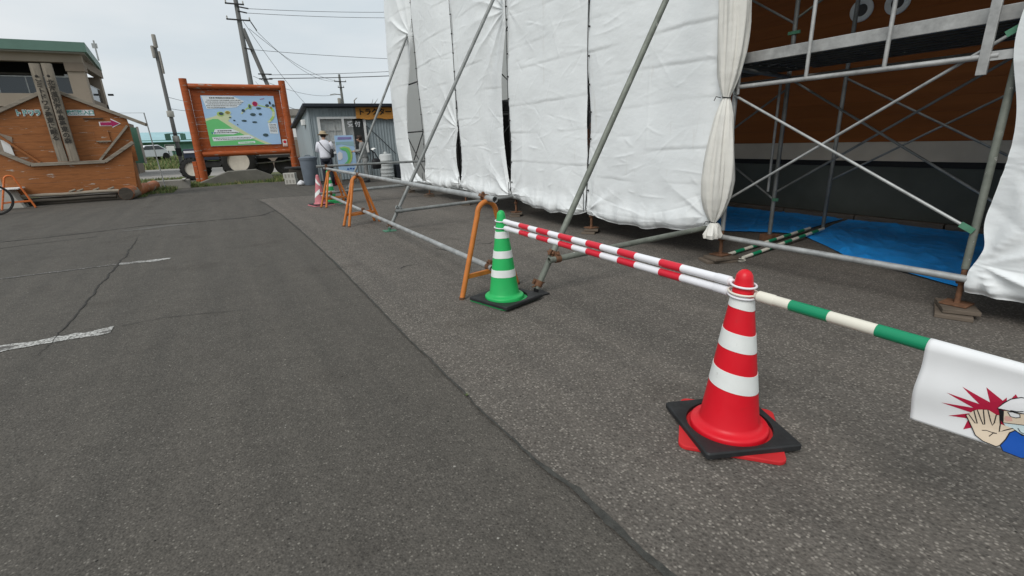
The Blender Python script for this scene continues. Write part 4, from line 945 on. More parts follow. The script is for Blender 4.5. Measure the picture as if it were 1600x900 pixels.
while z < 1.42:                                          # boards of the hull, standing proud of the wall
    z1 = z+0.175
    def hullx(zz): return (-4.93-0.05*(zz-0.2), -2.24+0.09*(zz-0.2))
    top0 = min(z1, 1.42)
    def up(x): # upper edge of the hull at x
        if x < -4.3: return 1.0+0.45*min(1, (-4.3-x)/0.68)
        if x > -2.78: return 1.0+0.45*min(1, (x+2.78)/0.68)
        return 1.0
    a0, b0 = hullx(z)
    if z1 <= 1.0:
        a1, b1 = hullx(z1); polys = [[(a0,z),(b0,z),(b1,z1-0.003),(a1,z1-0.003)]]
    else:
        zl = max(z, 1.0); xl = -4.3-0.68*(zl-1.0)/0.45; xr = -2.78+0.68*(zl-1.0)/0.45; a1, b1 = hullx(top0); xl1 = -4.3-0.68*(top0-1.0)/0.45; xr1 = -2.78+0.68*(top0-1.0)/0.45
        aa, bb = hullx(zl); polys = []
        if zl > z+0.01: polys.append([(a0,z),(b0,z),(bb,zl),(aa,zl)])
        if xl-aa > 0.05: polys.append([(aa,zl),(xl,zl),(max(xl1,a1+0.01),top0),(a1,top0)])
        if bb-xr > 0.05: polys.append([(xr,zl),(bb,zl),(b1,top0),(min(xr1,b1-0.01),top0)])
    for P in polys:
        mb = MB(); mb.prism(P, fr(-0.22), 0.003*(i % 2), 0.06); mb.build('board', MT['board'], bs)
    z = z1; i += 1
# hull sides back to the wall, gunwale rails, roof boards, braces
for x in (-4.96, -2.20): mb = MB(); mb.box((x-ox, 0.05, 0.62), (0.04,0.46,0.9)); mb.build('side_board', MT['board'], bs)
for P in ([(-4.30,1.0),(-2.78,1.0)], [(-2.78,1.0),(-2.06,1.48)], [(-4.30,1.0),(-5.02,1.48)]):
    mb = MB(); mb.beam((P[0][0]-ox,-0.20,P[0][1]+0.02), (P[1][0]-ox,-0.20,P[1][1]+0.02), 0.16, 0.085); mb.build('gunwale_rail', MT['greywood_h'], bs, bevel=0.008)
for s, e in ((-1, eL), (1, eR)):
    mb = MB(); mb.beam((apex[0]-ox, 0.165, apex[1]+0.02), (e[0]+s*0.10-ox, 0.165, e[1]-0.045), 0.50, 0.085); mb.build('roof_board', MT['greywood_h'], bs, bevel=0.006)
for s in (-1, 1):
    mb = MB(); mb.beam((-3.53+s*0.62-ox,-0.05,1.06), (-3.53+s*1.42-ox,-0.05,1.95), 0.05, 0.11, up=(0,1,0)); mb.build('brace', MT['greywood_h'] if s > 0 else MT['board'], bs)
mb = MB(); mb.prism([(-5.05,1.42),(-4.62,1.35),(-4.55,1.72),(-5.05,1.95)], fr(-0.012), 0.0, 0.008); mb.build('grey_panel', MT['beige'], bs)
mb = MB(); mb.prism([(-4.78,1.18),(-4.60,1.16),(-4.63,1.60),(-4.78,1.66)], fr(-0.03), 0.0, 0.01); mb.build('white_notice', MT['paper'], bs)
mb = MB(); mb.box((-2.82-ox,-0.02,2.145), (0.42,0.03,0.022)); mb.build('shelf_batten', MT['darkwood'], bs)
mb = MB(); mb.box((-2.72-ox,-0.018,1.70), (0.30,0.024,0.28)); mb.build('small_hatch', MT['board'], bs, bevel=0.004)
mb = MB(); mb.box((-2.72-ox,-0.035,1.555), (0.32,0.04,0.03)); mb.build('shelf_batten', MT['greywood_h'], bs)
text_on_front('lettering_outline', 'トドワラ', 0.158, (-4.10-ox, -0.012, 2.29), MT['p_white'], bs, 0.016, 0.003, sx=0.80)
text_on_front('lettering', 'トドワラ', 0.158, (-4.10-ox, -0.020, 2.29), MT['teal_letter'], bs, 0.003, 0.002, sx=0.80)
for k_, ch in enumerate('散策路入口'):
    mb = MB(); mb.box((-3.05+0.113*(k_-2)-ox, -0.008, 2.295), (0.108,0.012,0.145)); mb.build('letter_tile', MT['p_white'], bs)
    text_on_front('lettering', ch, 0.118, (-3.05+0.113*(k_-2)-ox, -0.018, 2.295), MT['teal_letter'], bs, 0.003, 0.002)
ar = [(-2.70,1.965),(-2.46,1.965),(-2.46,1.93),(-2.28,2.01),(-2.46,2.115),(-2.46,2.05),(-2.70,2.05)]
cxa = sum(p[0] for p in ar)/7; cza = sum(p[1] for p in ar)/7
mb = MB(); mb.prism([(cxa+(x-cxa)*1.13, cza+(zz-cza)*1.3) for x, zz in ar], fr(-0.006), 0.0, 0.006); mb.build('arrow_outline', MT['p_white'], bs)
mb = MB(); mb.prism(ar, fr(-0.012), 0.0, 0.005); mb.build('arrow', MT['magenta'], bs)
# carved driftwood posts
def carved(label, x, w_, top, txt, dz):
    t = thing('carved_post', label, 'carved post', (x, BYF-0.20, 1.07)); P = []
    n = 14
    mb = MB(); vs = []
    for i in range(n+1):
        zz = (top-1.06)*i/n; a = 0.012*fnz((x, zz, 0), 2.0, 3); b = 0.012*fnz((x, zz, 4), 2.3, 5); q = w_/2
        vs += [(-q+a,-0.05,zz),(-q*0.3,-0.065,zz),(q*0.5,-0.062,zz),(q+b,-0.045,zz),(q+b,0.06,zz),(-q+a,0.06,zz)]
    mb.add(vs, [(6*i+j, 6*i+(j+1) % 6, 6*i+6+(j+1) % 6, 6*i+6+j) for i in range(n) for j in range(6)] + [tuple(range(6)), tuple(6*n+j for j in range(6))])
    mb.build('timber', MT['greywood'], t, True)
    text_on_front('carved_lettering', '\n'.join(txt), 0.145, (0.0, -0.066, dz-1.06), MT['ink'], t, 0.004, 0.004, 0.98)
    mb = MB(); mb.lathe([(0.004,0),(0.035,0.002),(0.02,0.012),(0.004,0.014)], 10, (0,0,0)); o = mb.build('knot', MT['ink'], t, True); o.rotation_euler = (R(90),0,0); o.location = (-0.01,-0.062,top-1.06-0.30)
    return t
carved('grey carved wooden post with shorter lettering on the boat sign', -3.655, 0.20, 3.44, 'こミトドワラ最東に眠る', 2.36)
carved('grey carved wooden post with longer lettering on the boat sign', -3.425, 0.20, 3.45, '北海道別海半島最東の森', 2.28)
# low rails and logs in front of the sign
def rail(label, a, b, r, mat):
    a = Vector(a); b = Vector(b); n = 10; mb = MB()
    mb.tube([a.lerp(b, i/n)+Vector((0, 0.01*math.sin(i*2.1), 0.008*math.sin(i*1.7))) for i in range(n+1)], [r*(0.94+0.06*math.sin(i*2.7)) for i in range(n+1)], 14)
    return tag(mb.build('log_rail', MT[mat], None, True), label, 'log')
rail('upper weathered rail lying in front of the boat sign', (-5.7,17.30,0.24), (-2.62,17.12,0.245), 0.048, 'greywood_h')
rail('lower weathered rail lying in front of the boat sign', (-5.7,17.16,0.115), (-2.68,16.95,0.115), 0.045, 'darkwood')
mb = MB(); mb.box((-4.1,17.32,0.09), (3.2,0.18,0.18), R(-3)); tag(mb.build('timber_sleeper', MT['darkwood'], bevel=0.01), 'dark timber sleeper under the weathered rails', 'timber')
pr_peg = None
for i, x in enumerate((-3.62,-3.46,-3.12,-2.80)):
    t = thing('wooden_peg', 'small wooden peg standing up from the weathered rail', 'peg', (x, 17.16, 0.29), R(-25), 'pegs on the weathered rail')
    mb = MB(); mb.tube([(-0.06,0.0,0.0),(0.07,0.05,0.045)], 0.028, 10); mb.build('peg', MT['greywood'], t, True)
lg = thing('painted_log', 'thick painted log lying at the corner of the boat sign', 'log', (-2.45,16.75,0.17))
n = 14; L3 = [(0.02+0.33*i/n, 3.35*i/n, 0.012*math.sin(i)) for i in range(n+1)]
mb = MB(); mb.tube(L3, [0.172-0.002*i for i in range(n+1)], 20); mb.build('trunk', MT['log'], lg, True)
mb = MB(); mb.tube([(0.0185,-0.012,0.0),(0.02,0.0,0.0)], 0.165, 20); mb.build('cut_end', MT['darkwood'], lg)
mb = MB(); mb.tube([(0.035,0.15,0),(0.09,0.75,0)], 0.1745, 20); mb.build('bare_patch', MT['greywood_h'], lg, True)
mb = MB(); mb.box((0,0,0.15), (1.2,0.5,0.30), 0); o = mb.build('concrete_slab', MT['concrete'], None, bevel=0.02, loc=(-1.72,20.6,-0.02)); tag(o, 'low concrete slab behind the painted log', 'slab')
mb = MB(); mb.box((0,0,0), (0.10,0.75,0.03)); o = mb.build('loose_plank', MT['concrete_l'], None, bevel=0.004, loc=(-1.28,20.6,0.296)); tag(o, 'pale loose plank lying on the concrete slab', 'plank')
mb = MB(); mb.prism([(-0.75,0),(0.45,0),(0.25,0.46),(-0.75,0.46)], lambda u, v, d: (u, d, v), 0, 0.5); o = mb.build('concrete_block', MT['concrete_l'], None, bevel=0.01, loc=(-5.0,16.85,-0.01)); tag(o, 'pale sloping concrete block beside the bicycle', 'concrete block')
mb = MB(); mb.box((0,0,0), (1.25,0.52,0.03)); o = mb.build('capping_board', MT['paper'], None, loc=(-5.18,17.1,0.468)); tag(o, 'white capping board on the sloping concrete block', 'board')
gs = thing('green_hoarding', 'narrow dark green hoarding on a post behind the corner of the boat sign', 'hoarding', (-2.30,18.6,0))
mb = MB(); mb.box((0,0,1.43), (0.52,0.05,1.02)); mb.build('board', MT['teal_wall'], gs)
mb = MB(); mb.box((0.285,-0.02,1.43), (0.05,0.06,1.06)); mb.build('edge_trim', MT['concrete_l'], gs); mb = MB(); mb.box((-0.15,0.06,0.95), (0.08,0.06,1.9)); mb.build('post', MT['greywood'], gs)
sf = thing('pipe_frame', 'thin grey pipe frame sticking up behind the boat sign roof', 'pipe frame', (-2.0,19.8,0))
mb = MB(); mb.tube([(-0.55,0,0),(-0.55,0,2.42),(0.12,0,2.42),(0.2,0,0)], 0.018, 8); mb.build('frame_pipe', MT['galv'], sf, True)

# ---------------------------------------------------------------- bicycle with its bag
bk = thing('bicycle', 'black bicycle parked beside the boat sign with a flat rear rack', 'bicycle', (-4.53,15.0,0), R(6))
def wheel(cx):
    mb = MB(); n = 36; R_ = 0.33
    mb.tube([(cx+R_*math.cos(2*math.pi*k/n), 0, R_+0.012+R_*math.sin(2*math.pi*k/n)) for k in range(n+1)], 0.0155, 8, False); ty = mb.build('tyre', MT['tyre'], bk, True)
    mb = MB(); mb.tube([(cx+0.305*math.cos(2*math.pi*k/n), 0, 0.342+0.305*math.sin(2*math.pi*k/n)) for k in range(n+1)], 0.010, 6, False); mb.build('rim', MT['iron'], ty, True)
    mb = MB(); mb.tube([(cx,-0.05,0.342),(cx,0.05,0.342)], 0.02, 10); hb = mb.build('hub', MT['chrome'], ty, True)
    for k in range(16):
        a = 2*math.pi*k/16; mb = MB(); mb.tube([(cx+0.015*math.cos(a+1), 0.02*(-1)**k, 0.342+0.015*math.sin(a+1)), (cx+0.30*math.cos(a), 0, 0.342+0.30*math.sin(a))], 0.0022, 4); mb.build('spoke', MT['chrome'], ty)
wheel(0.0); wheel(-1.08)
def bt(name, pts, r, mat='black'): mb = MB(); mb.tube(pts, r, 10); return mb.build(name, MT[mat], bk, True)
bt('frame_tube', [(0,0.04,0.342),(-0.44,0.02,0.30),(-0.62,0,0.78)], 0.014); bt('frame_tube', [(-0.44,0,0.30),(-0.92,0,0.72)], 0.018); bt('frame_tube', [(-0.56,0,0.62),(-0.92,0,0.76)], 0.016)
bt('fork', [(-1.08,0.05,0.342),(-0.97,0.03,0.66),(-0.92,0,0.70),(-0.88,0,0.98)], 0.014); bt('handlebar', [(-0.72,0.28,1.0),(-0.86,0.25,1.0),(-0.88,0,0.98),(-0.86,-0.25,1.0),(-0.72,-0.28,1.0)], 0.012, 'chrome')
bt('seat_post', [(-0.60,0,0.70),(-0.63,0,0.88)], 0.013, 'chrome'); bt('rack', [(0,0.06,0.342),(-0.05,0.06,0.74),(0.02,0.06,0.75)], 0.008)
mb = MB(); mb.box((-0.22,0,0.76), (0.56,0.16,0.035)); mb.build('rack_top', MT['galv_dark'], bk, bevel=0.006)
mb = MB(); mb.prism([(-0.78,0),(-0.62,0.04),(-0.50,0.09),(-0.48,0),(-0.50,-0.09),(-0.62,-0.04)], lambda u, v, d: (u, v, d), 0.88, 0.94); mb.build('saddle', MT['rubber'], bk, bevel=0.015)
bt('crank', [(-0.44,-0.07,0.30),(-0.40,-0.08,0.14),(-0.40,-0.16,0.14)], 0.010, 'chrome'); bt('kickstand', [(-0.06,-0.06,0.34),(-0.10,-0.14,0.005)], 0.008, 'chrome')
mb = MB(); vs = []
mb.lathe([(0.02,0),(0.14,0.01),(0.17,0.07),(0.14,0.14),(0.08,0.19),(0.03,0.22),(0.02,0.24)], 20, pleat=lambda a, z: 1+0.12*math.sin(a*3+z*8)+0.06*math.sin(a*8)); o = mb.build('white_bag', MT['white_bag'], None, 'all', loc=(-4.73,14.98,0.778)); o.scale = (1.05,0.7,1.0)
tag(o, 'white plastic bag lying on the bicycle rack', 'bag')

# ================================================================== BUILDING with green roof edge behind the boat sign
bl = thing('beige_building', 'two storey beige building with green roof edge and open balcony', 'building', (-4.9,32,0))
bo = (-4.9, 32.0)
def bb(name, x0, x1, y0, y1, z0, z1, mat, parent=None, bevel=0):
    mb = MB(); mb.box(((x0+x1)/2-bo[0], (y0+y1)/2-bo[1], (z0+z1)/2), (x1-x0, y1-y0, z1-z0)); return mb.build(name, MT[mat], parent or bl, bevel=bevel)
def sideX(y): return -4.85-0.06*(y-32)
# roof: green fascia in front, sloping side edge
mb = MB(); mb.prism([(-18,31.6),(-4.62,31.6),(-5.15,38.4),(-18,38.4)], lambda u, v, d: (u-bo[0], v-bo[1], d), 5.86, 6.27); rf = mb.build('roof', MT['roof_green'], bl)
mb = MB(); mb.prism([(-18,31.7),(-4.75,31.7),(-5.25,38.3),(-18,38.3)], lambda u, v, d: (u-bo[0], v-bo[1], d), 5.80, 5.858); mb.build('soffit', MT['soffit'], bl)
bb('roof_antenna', -5.05,-4.98,37.2,37.26,6.27,7.3,'galv_light', rf); bb('roof_antenna', -5.15,-4.9,37.22,37.24,6.9,7.15,'galv_light', rf)
bb('beam', -18,-4.95,32.0,32.35,5.44,5.80,'beige'); bb('column', -5.62,-4.98,32.02,32.55,0,5.44,'beige'); bb('column', -11.6,-11.0,32.02,32.55,0,5.44,'beige')
bb('column_cap', -5.66,-4.93,31.96,32.58,5.05,5.44,'beige_d'); bb('parapet', -18,-5.62,32.05,32.30,3.50,4.06,'beige'); bb('parapet', -5.45,-5.2,32.6,37.9,3.40,3.95,'beige_d')
bb('floor_slab', -18,-5.1,32.3,38,3.2,3.5,'beige_d'); bb('rear_wall', -18,-5.9,35.2,35.4,0,5.8,'dark_int'); bb('side_beam', -5.45,-5.1,32.6,37.9,5.40,5.80,'beige_d')  # rear wall coloured near-black for the shade in the balcony recess
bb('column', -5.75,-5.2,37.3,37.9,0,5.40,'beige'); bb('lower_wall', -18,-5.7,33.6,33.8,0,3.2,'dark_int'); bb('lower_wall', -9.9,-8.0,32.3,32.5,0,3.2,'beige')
bb('glass_balustrade', -18,-5.62,32.14,32.17,4.06,4.78,'pane_dark'); bb('handrail', -18,-5.62,32.12,32.19,4.78,4.82,'galv_dark')
for x in (-17,-15.5,-14,-12.5,-10.2,-9.2,-8.2,-7.2,-6.4): bb('baluster', x-0.02,x+0.02,32.13,32.18,4.06,4.78,'galv_dark')
for x0 in (-6.7,-6.25): w_ = bb('window', x0,x0+0.38,35.14,35.2,3.6,5.2,'white_frame'); bb('pane', x0+0.05,x0+0.33,35.12,35.135,3.7,5.1,'pane_dark', w_)
for x0 in (-9.5,-13.5,-16.5): w_ = bb('window', x0,x0+2.2,35.14,35.2,3.6,5.3,'soffit'); bb('pane', x0+0.1,x0+2.1,35.12,35.135,3.7,5.2,'pane_dark', w_)
bb('glass_balustrade', -5.36,-5.32,32.7,37.2,3.95,4.7,'pane_dark'); bb('handrail', -5.37,-5.31,32.7,37.2,4.7,4.74,'galv_light')
bb('door_leaf', -5.9,-5.75,32.8,33.1,4.0,5.0,'white_frame')
bb('outside_lamp', -5.12,-4.86,38.0,38.15,4.5,4.6,'iron'); bb('roof_ledge', -5.6,-4.6,38.4,41,0,3.0,'beige_d')

# ================================================================== MAP BOARD
MY = 22.5
mp_ = thing('map_board', 'large orange brown framed board carrying a painted coastal map', 'map board', (0.92, MY, 0)); mo = 0.92
def md(dy): return lambda u, v, d: (u-mo, d+dy, v)
for x in (-0.74, 2.58):
    mb = MB(); mb.tube([(x-mo,0,0),(x-mo,0,1.9),(x-mo,0,3.76)], [0.135,0.13,0.125], 20); mb.build('post', MT['frame'], mp_, True)
    s = -1 if x < 0 else 1
    mb = MB(); mb.tube([(x-mo+s*0.16,0.34,-0.02),(x-mo+s*0.16,0.34,0.82)], 0.15, 6); mb.build('stub_post', MT['frame'], mp_)
for zz in (3.50, 1.07): mb = MB(); mb.tube([(-0.62-mo,-0.02,zz),(2.48-mo,-0.02,zz)], 0.098, 20); mb.build('rail', MT['frame'], mp_, True)
z = 1.165
for i in range(9):
    mb = MB(); mb.box((0.92-mo, 0.06+0.003*(i % 2), z+0.125), (3.06,0.05,0.246)); mb.build('board', MT['frame'], mp_); z += 0.25
X0, X1, Z0, Z1 = -0.29, 2.20, 1.36, 3.19
pan = MB(); pan.box(((X0+X1)/2-mo, 0.02, (Z0+Z1)/2), (X1-X0, 0.03, Z1-Z0)); mpan = pan.build('map_panel', MT['m_sea'], mp_)
def uvp(poly): return [(X0+(X1-X0)*u, Z1-(Z1-Z0)*v) for u, v in poly]
def on_map(name, poly, mat, lift):
    mb = MB(); mb.prism(uvp(poly), md(0.0), 0.004-lift, 0.0045-lift); return mb.build(name, MT[mat], mpan)
sand = [(0.0,0.45),(0.12,0.41),(0.2,0.36),(0.33,0.34),(0.36,0.42),(0.30,0.5),(0.40,0.61),(0.52,0.74),(0.68,0.88),(0.86,0.995),(0.0,0.995)]
land = [(0.0,0.50),(0.10,0.455),(0.17,0.46),(0.25,0.545),(0.33,0.64),(0.42,0.73),(0.52,0.82),(0.64,0.90),(0.77,0.99),(0.0,0.99)]
on_map('map_shore', sand, 'm_sand', 0.002); on_map('map_land', land, 'm_land', 0.004)
# the hooked peninsula
arc = [(0.50,0.36),(0.57,0.27),(0.66,0.20),(0.76,0.19),(0.86,0.22),(0.94,0.24),(0.965,0.32),(0.95,0.42),(0.90,0.50),(0.86,0.54)]
for i, (p, q) in enumerate(zip(arc[:-1], arc[1:])):
    dx, dy = q[0]-p[0], q[1]-p[1]; l = math.hypot(dx, dy); nx, ny = -dy/l*0.016, dx/l*0.016; k0 = 0.6+0.6*(i > 4); k1 = 0.6+0.6*(i > 3)
    on_map('map_spit', [(p[0]+nx*k0,p[1]+ny*k0),(q[0]+nx*k1,q[1]+ny*k1),(q[0]-nx*k1,q[1]-ny*k1),(p[0]-nx*k0,p[1]-ny*k0)], 'm_lime' if i % 2 else 'm_sand', 0.004+0.0003*i)
on_map('caption_box', [(0.01,0.01),(0.42,0.01),(0.57,0.11),(0.45,0.23),(0.05,0.26)], 'm_text', 0.004)
on_map('caption_box', [(0.10,0.66),(0.34,0.66),(0.43,0.73),(0.34,0.77),(0.06,0.76)], 'm_text', 0.0075); on_map('caption_box', [(0.04,0.82),(0.55,0.79),(0.63,0.85),(0.55,0.88),(0.05,0.90)], 'm_text', 0.0075)
on_map('caption_box', [(0.38,0.93),(0.62,0.92),(0.62,0.96),(0.38,0.97)], 'm_text', 0.0075); on_map('caption_box', [(0.85,0.56),(0.98,0.56),(0.98,0.78),(0.86,0.77)], 'm_text', 0.004)
g = random.Random(5)
def textline(u0, u1, v, h, mat='ink', sk=0.0, lift=0.010):
    mb = MB(); u = u0
    while u < u1:
        w_ = g.uniform(0.008, 0.022); 
        mb.prism(uvp([(u, v+sk*(u-u0)), (min(u+w_, u1), v+sk*(u-u0)), (min(u+w_, u1), v+h+sk*(u-u0)), (u, v+h+sk*(u-u0))]), md(0.0), 0.004-lift, 0.0045-lift); u += w_+g.uniform(0.003, 0.008)
    o = mb.build('text_line', MT[mat], mpan); o['kind'] = 'stuff'; return o
textline(0.11,0.44,0.035,0.022); 
for j, (a_, b_) in enumerate(((0.07,0.53),(0.05,0.55),(0.07,0.52),(0.05,0.46),(0.06,0.30))): textline(a_, b_, 0.085+0.036*j, 0.011)
textline(0.13,0.32,0.685,0.02); textline(0.09,0.40,0.725,0.016); textline(0.06,0.57,0.835,0.011); textline(0.09,0.55,0.865,0.010); textline(0.40,0.60,0.94,0.014,'m_land')
for j in range(6): textline(0.87,0.97,0.58+0.03*j,0.010)
textline(0.80,0.86,0.06,0.012,'m_crimson',-0.3)
def oval(u, v, rx, ry, mat, lift=0.010): return on_map('photo_spot', [(u+rx*math.cos(a), v+ry*math.sin(a)*1.36) for a in np.linspace(0, 2*math.pi, 18, endpoint=False)], mat, lift)
oval(0.225,0.355,0.032,0.022,'m_photo'); oval(0.215,0.36,0.05,0.035,'m_lime',0.006); oval(0.315,0.335,0.032,0.022,'m_photo2'); oval(0.315,0.335,0.045,0.033,'m_sand',0.0065)
oval(0.715,0.16,0.034,0.034,'m_crimson'); oval(0.715,0.16,0.042,0.04,'p_pink',0.008); oval(0.635,0.215,0.017,0.03,'m_photo'); oval(0.635,0.215,0.025,0.04,'m_lime',0.0085)
oval(0.535,0.295,0.024,0.022,'m_photo'); oval(0.755,0.25,0.036,0.016,'m_photo'); oval(0.66,0.375,0.04,0.022,'m_photo'); oval(0.765,0.37,0.024,0.018,'m_photo')
oval(0.335,0.43,0.017,0.010,'m_photo'); oval(0.385,0.49,0.016,0.010,'m_photo'); oval(0.42,0.575,0.008,0.008,'m_photo'); oval(0.52,0.50,0.037,0.014,'m_photo'); oval(0.665,0.53,0.037,0.013,'m_photo'); oval(0.79,0.80,0.04,0.024,'m_photo')
oval(0.885,0.195,0.027,0.022,'m_photo'); oval(0.93,0.14,0.014,0.025,'p_black'); oval(0.975,0.195,0.022,0.022,'m_photo'); oval(0.935,0.235,0.018,0.016,'m_photo2')
for u_, v_ in ((0.045,0.735),(0.075,0.735)): on_map('map_arrow', [(u_,v_-0.02),(u_+0.018,v_-0.005),(u_+0.006,v_+0.02)], 'p_blue', 0.010)
mb = MB(); mb.box((2.34-mo,0.025,1.40), (0.17,0.015,0.27)); nt_ = mb.build('notice', MT['paper'], mp_)
mb = MB(); mb.lathe([(0.045,0),(0.060,0),(0.060,0.004),(0.045,0.004)], 20); o = mb.build('prohibition_ring', MT['bar_red'], nt_); o.rotation_euler = (R(90),0,0); o.location = (2.34-mo,0.016,1.44)
mb = MB(); mb.box((2.34-mo,0.0145,1.44), (0.10,0.004,0.014), rot=Matrix.Rotation(R(40),3,'Y')); mb.build('prohibition_bar', MT['p_black'], nt_); mb = MB(); mb.box((2.34-mo,0.0145,1.31), (0.14,0.004,0.05)); mb.build('notice_text', MT['p_pink'], nt_)
# concrete mound in front of it
mb = MB(); mb.prism([(-1.05,-0.02),(1.62,-0.02),(1.55,0.22),(1.05,0.46),(0.1,0.44),(-0.85,0.10)], lambda u, v, d: (u, d, v), 21.0, 21.75)
tag(mb.build('concrete_mound', MT['mound'], None, bevel=0.012), 'low tapered concrete kerb in front of the map board', 'kerb')

# ================================================================== TRACTOR behind the map board
tr = thing('tractor', 'dark tractor with cream wheel rims parked behind the map board', 'tractor', (0.5,26.0,0), R(-8))
def tractor_wheel(cx, cy, r, wd, rim):
    mb = MB(); prof = [(r*0.62,-wd/2),(r*0.82,-wd/2),(r*0.95,-wd*0.42),(r,-wd*0.2),(r,wd*0.2),(r*0.95,wd*0.42),(r*0.82,wd/2),(r*0.62,wd/2)]
    mb.lathe(prof, 32, cap=False); ty = mb.build('tyre', MT['tyre'], tr, True); ty.rotation_euler = (R(90),0,0); ty.location = (cx,cy,r)
    for k in range(18):
        for s in (-1, 1):
            a = 2*math.pi*(k+0.5*(s > 0))/18; mb = MB(); mb.box((r*1.01*math.cos(a), r*1.01*math.sin(a), s*wd*0.22), (0.06,0.07,wd*0.46), rot=Matrix.Rotation(a,3,'Z') @ Matrix.Rotation(s*R(25),3,'X')); o = mb.build('tread_lug', MT['tyre'], ty)
    mb = MB(); mb.lathe([(0.03,-wd*0.30),(r*0.25,-wd*0.30),(r*0.32,-wd*0.18),(r*0.52,-wd*0.20),(r*0.58,-wd*0.46),(r*0.63,-wd*0.48),(r*0.63,wd*0.4),(0.03,wd*0.3)], 32); ri = mb.build('rim', MT['rim_white' if rim else 'iron'], tr, True); ri.rotation_euler = (R(90),0,0); ri.location = (cx,cy,r)
tractor_wheel(-1.62,-0.55,0.46,0.30,True); tractor_wheel(-1.62,0.75,0.46,0.30,True); tractor_wheel(0.22,-0.70,0.70,0.42,True); tractor_wheel(0.22,0.85,0.70,0.42,True)
def tb(name, c, d, mat, bevel=0.03): mb = MB(); mb.box(c, d); return mb.build(name, MT[mat], tr, bevel=bevel)
tb('hood', (-1.25,0.1,1.05), (1.35,0.55,0.52), 'tractor_body'); tb('hood_stripe', (-1.25,-0.19,1.18), (1.3,0.03,0.09), 'bar_white', 0.004); tb('chassis', (-0.5,0.1,0.62), (2.2,0.4,0.3), 'iron'); tb('grille', (-1.94,0.1,1.0), (0.05,0.5,0.46), 'iron', 0.01)
tb('fender', (0.2,-0.62,1.42), (0.9,0.40,0.06), 'tractor_body', 0.02); tb('fender', (0.2,0.8,1.42), (0.9,0.40,0.06), 'tractor_body', 0.02); tb('seat', (0.2,0.1,1.2), (0.42,0.45,0.12), 'rubber'); tb('seat', (0.42,0.1,1.42), (0.1,0.45,0.4), 'rubber')
mb = MB(); mb.tube([(-0.45,0.1,1.1),(-0.25,0.1,1.45)], 0.02, 8); mb.tube([(-0.25+0.04*math.sin(k*0.45), 0.1+0.19*math.cos(k*0.45), 1.45+0.08*math.sin(k*0.45)) for k in range(15)], 0.014, 6, False); mb.build('steering_wheel', MT['rubber'], tr, True)
hr = thing('towed_cart', 'dark wheeled cart hitched behind the tractor under the map board', 'cart', (2.05,25.6,0))
def cart_wheel(cx, r):
    mb = MB(); mb.lathe([(r*0.45,-0.12),(r*0.9,-0.13),(r,-0.08),(r,0.08),(r*0.9,0.13),(r*0.45,0.12)], 28, cap=False); o = mb.build('tyre', MT['tyre'], hr, True); o.rotation_euler = (R(90),0,0); o.location = (cx,0,r)
    mb = MB(); mb.lathe([(0.02,-0.05),(r*0.46,-0.07),(r*0.46,0.07),(0.02,0.05)], 24); o = mb.build('rim', MT['iron'], hr, True); o.rotation_euler = (R(90),0,0); o.location = (cx,0,r)
cart_wheel(-0.45,0.42); cart_wheel(0.42,0.42)
mb = MB(); mb.tube([(-1.2,-0.1,0.55),(0.3,-0.16,0.62),(1.3,-0.12,0.72)], 0.03, 8); mb.build('drawbar', MT['galv'], hr, True)
mb = MB(); mb.box((0,0.1,0.85), (1.5,0.9,0.12)); mb.build('bed', MT['iron'], hr)

# ================================================================== TICKET HUT
KY = 18.2
kk = thing('ticket_hut', 'small blue grey corrugated hut with a white framed window', 'hut', (2.74, KY, 0)); ko = (2.74, KY)
def kb(name, x0, x1, y0, y1, z0, z1, mat, parent=None, bevel=0):
    mb = MB(); mb.box(((x0+x1)/2-ko[0], (y0+y1)/2-ko[1], (z0+z1)/2), (x1-x0, y1-y0, z1-z0)); return mb.build(name, MT[mat], parent or kk, bevel=bevel)
def corrug(name, x0, x1, y, z0, z1, pitch=0.105, dep=0.018):
    mb = MB(); x = x0; prof = []
    while x < x1:
        for a, b in ((0,0),(0.55,0),(0.62,1),(0.92,1)):
            if x+a*pitch <= x1: prof.append((x+a*pitch, -b*dep))
        x += pitch
    prof.append((x1, 0)); n = len(prof)
    vs = [(p-ko[0], y+q-ko[1], z) for z in (z0, z1) for p, q in prof]
    mb.add(vs, [(i, i+1, n+i+1, n+i) for i in range(n-1)]); return mb.build(name, MT['shed'], kk, fix=False)
wx0, wx1, wz0, wz1 = 3.0, 4.62, 0.94, 2.16
corrug('wall_panel', 2.74, wx0, KY, 0.05, 2.46); corrug('wall_panel', wx1, 8.6, KY, 0.05, 2.46); corrug('wall_panel', wx0, wx1, KY, 0.05, wz0); corrug('wall_panel', wx0, wx1, KY, wz1, 2.46)
# side wall follows the falling roof
mb = MB(); mb.prism([(0,0.03),(3.6,0.03),(3.6,1.98),(0,2.46)], lambda u, v, d: (d, u, v), 0.0, 0.04); mb.build('side_wall', MT['shed'], kk)
mb = MB(); mb.prism([(0,0.03),(3.6,0.03),(3.6,1.98),(0,2.46)], lambda u, v, d: (d, u, v), 5.82, 5.86); mb.build('side_wall', MT['shed'], kk)
kb('rear_wall', 2.78, 8.56, KY+3.5, KY+3.56, 0.03, 1.95, 'shed'); kb('corner_trim', 2.715, 2.775, KY-0.03, KY+0.03, 0.02, 2.44, 'shed')
mb = MB(); mb.prism([(-0.28,2.475),(3.8,1.93),(3.8,2.01),(-0.28,2.575)], lambda u, v, d: (d, u, v), -0.16, 6.05); rf = mb.build('roof', MT['shed_roof'], kk, bevel=0.01)
kb('base', 2.76, 8.5, KY+0.02, KY+3.5, 0.0, 0.05, 'concrete'); kb('inner_wall', 2.82, 8.5, KY+1.3, KY+1.34, 0.05, 2.1, 'curtain')
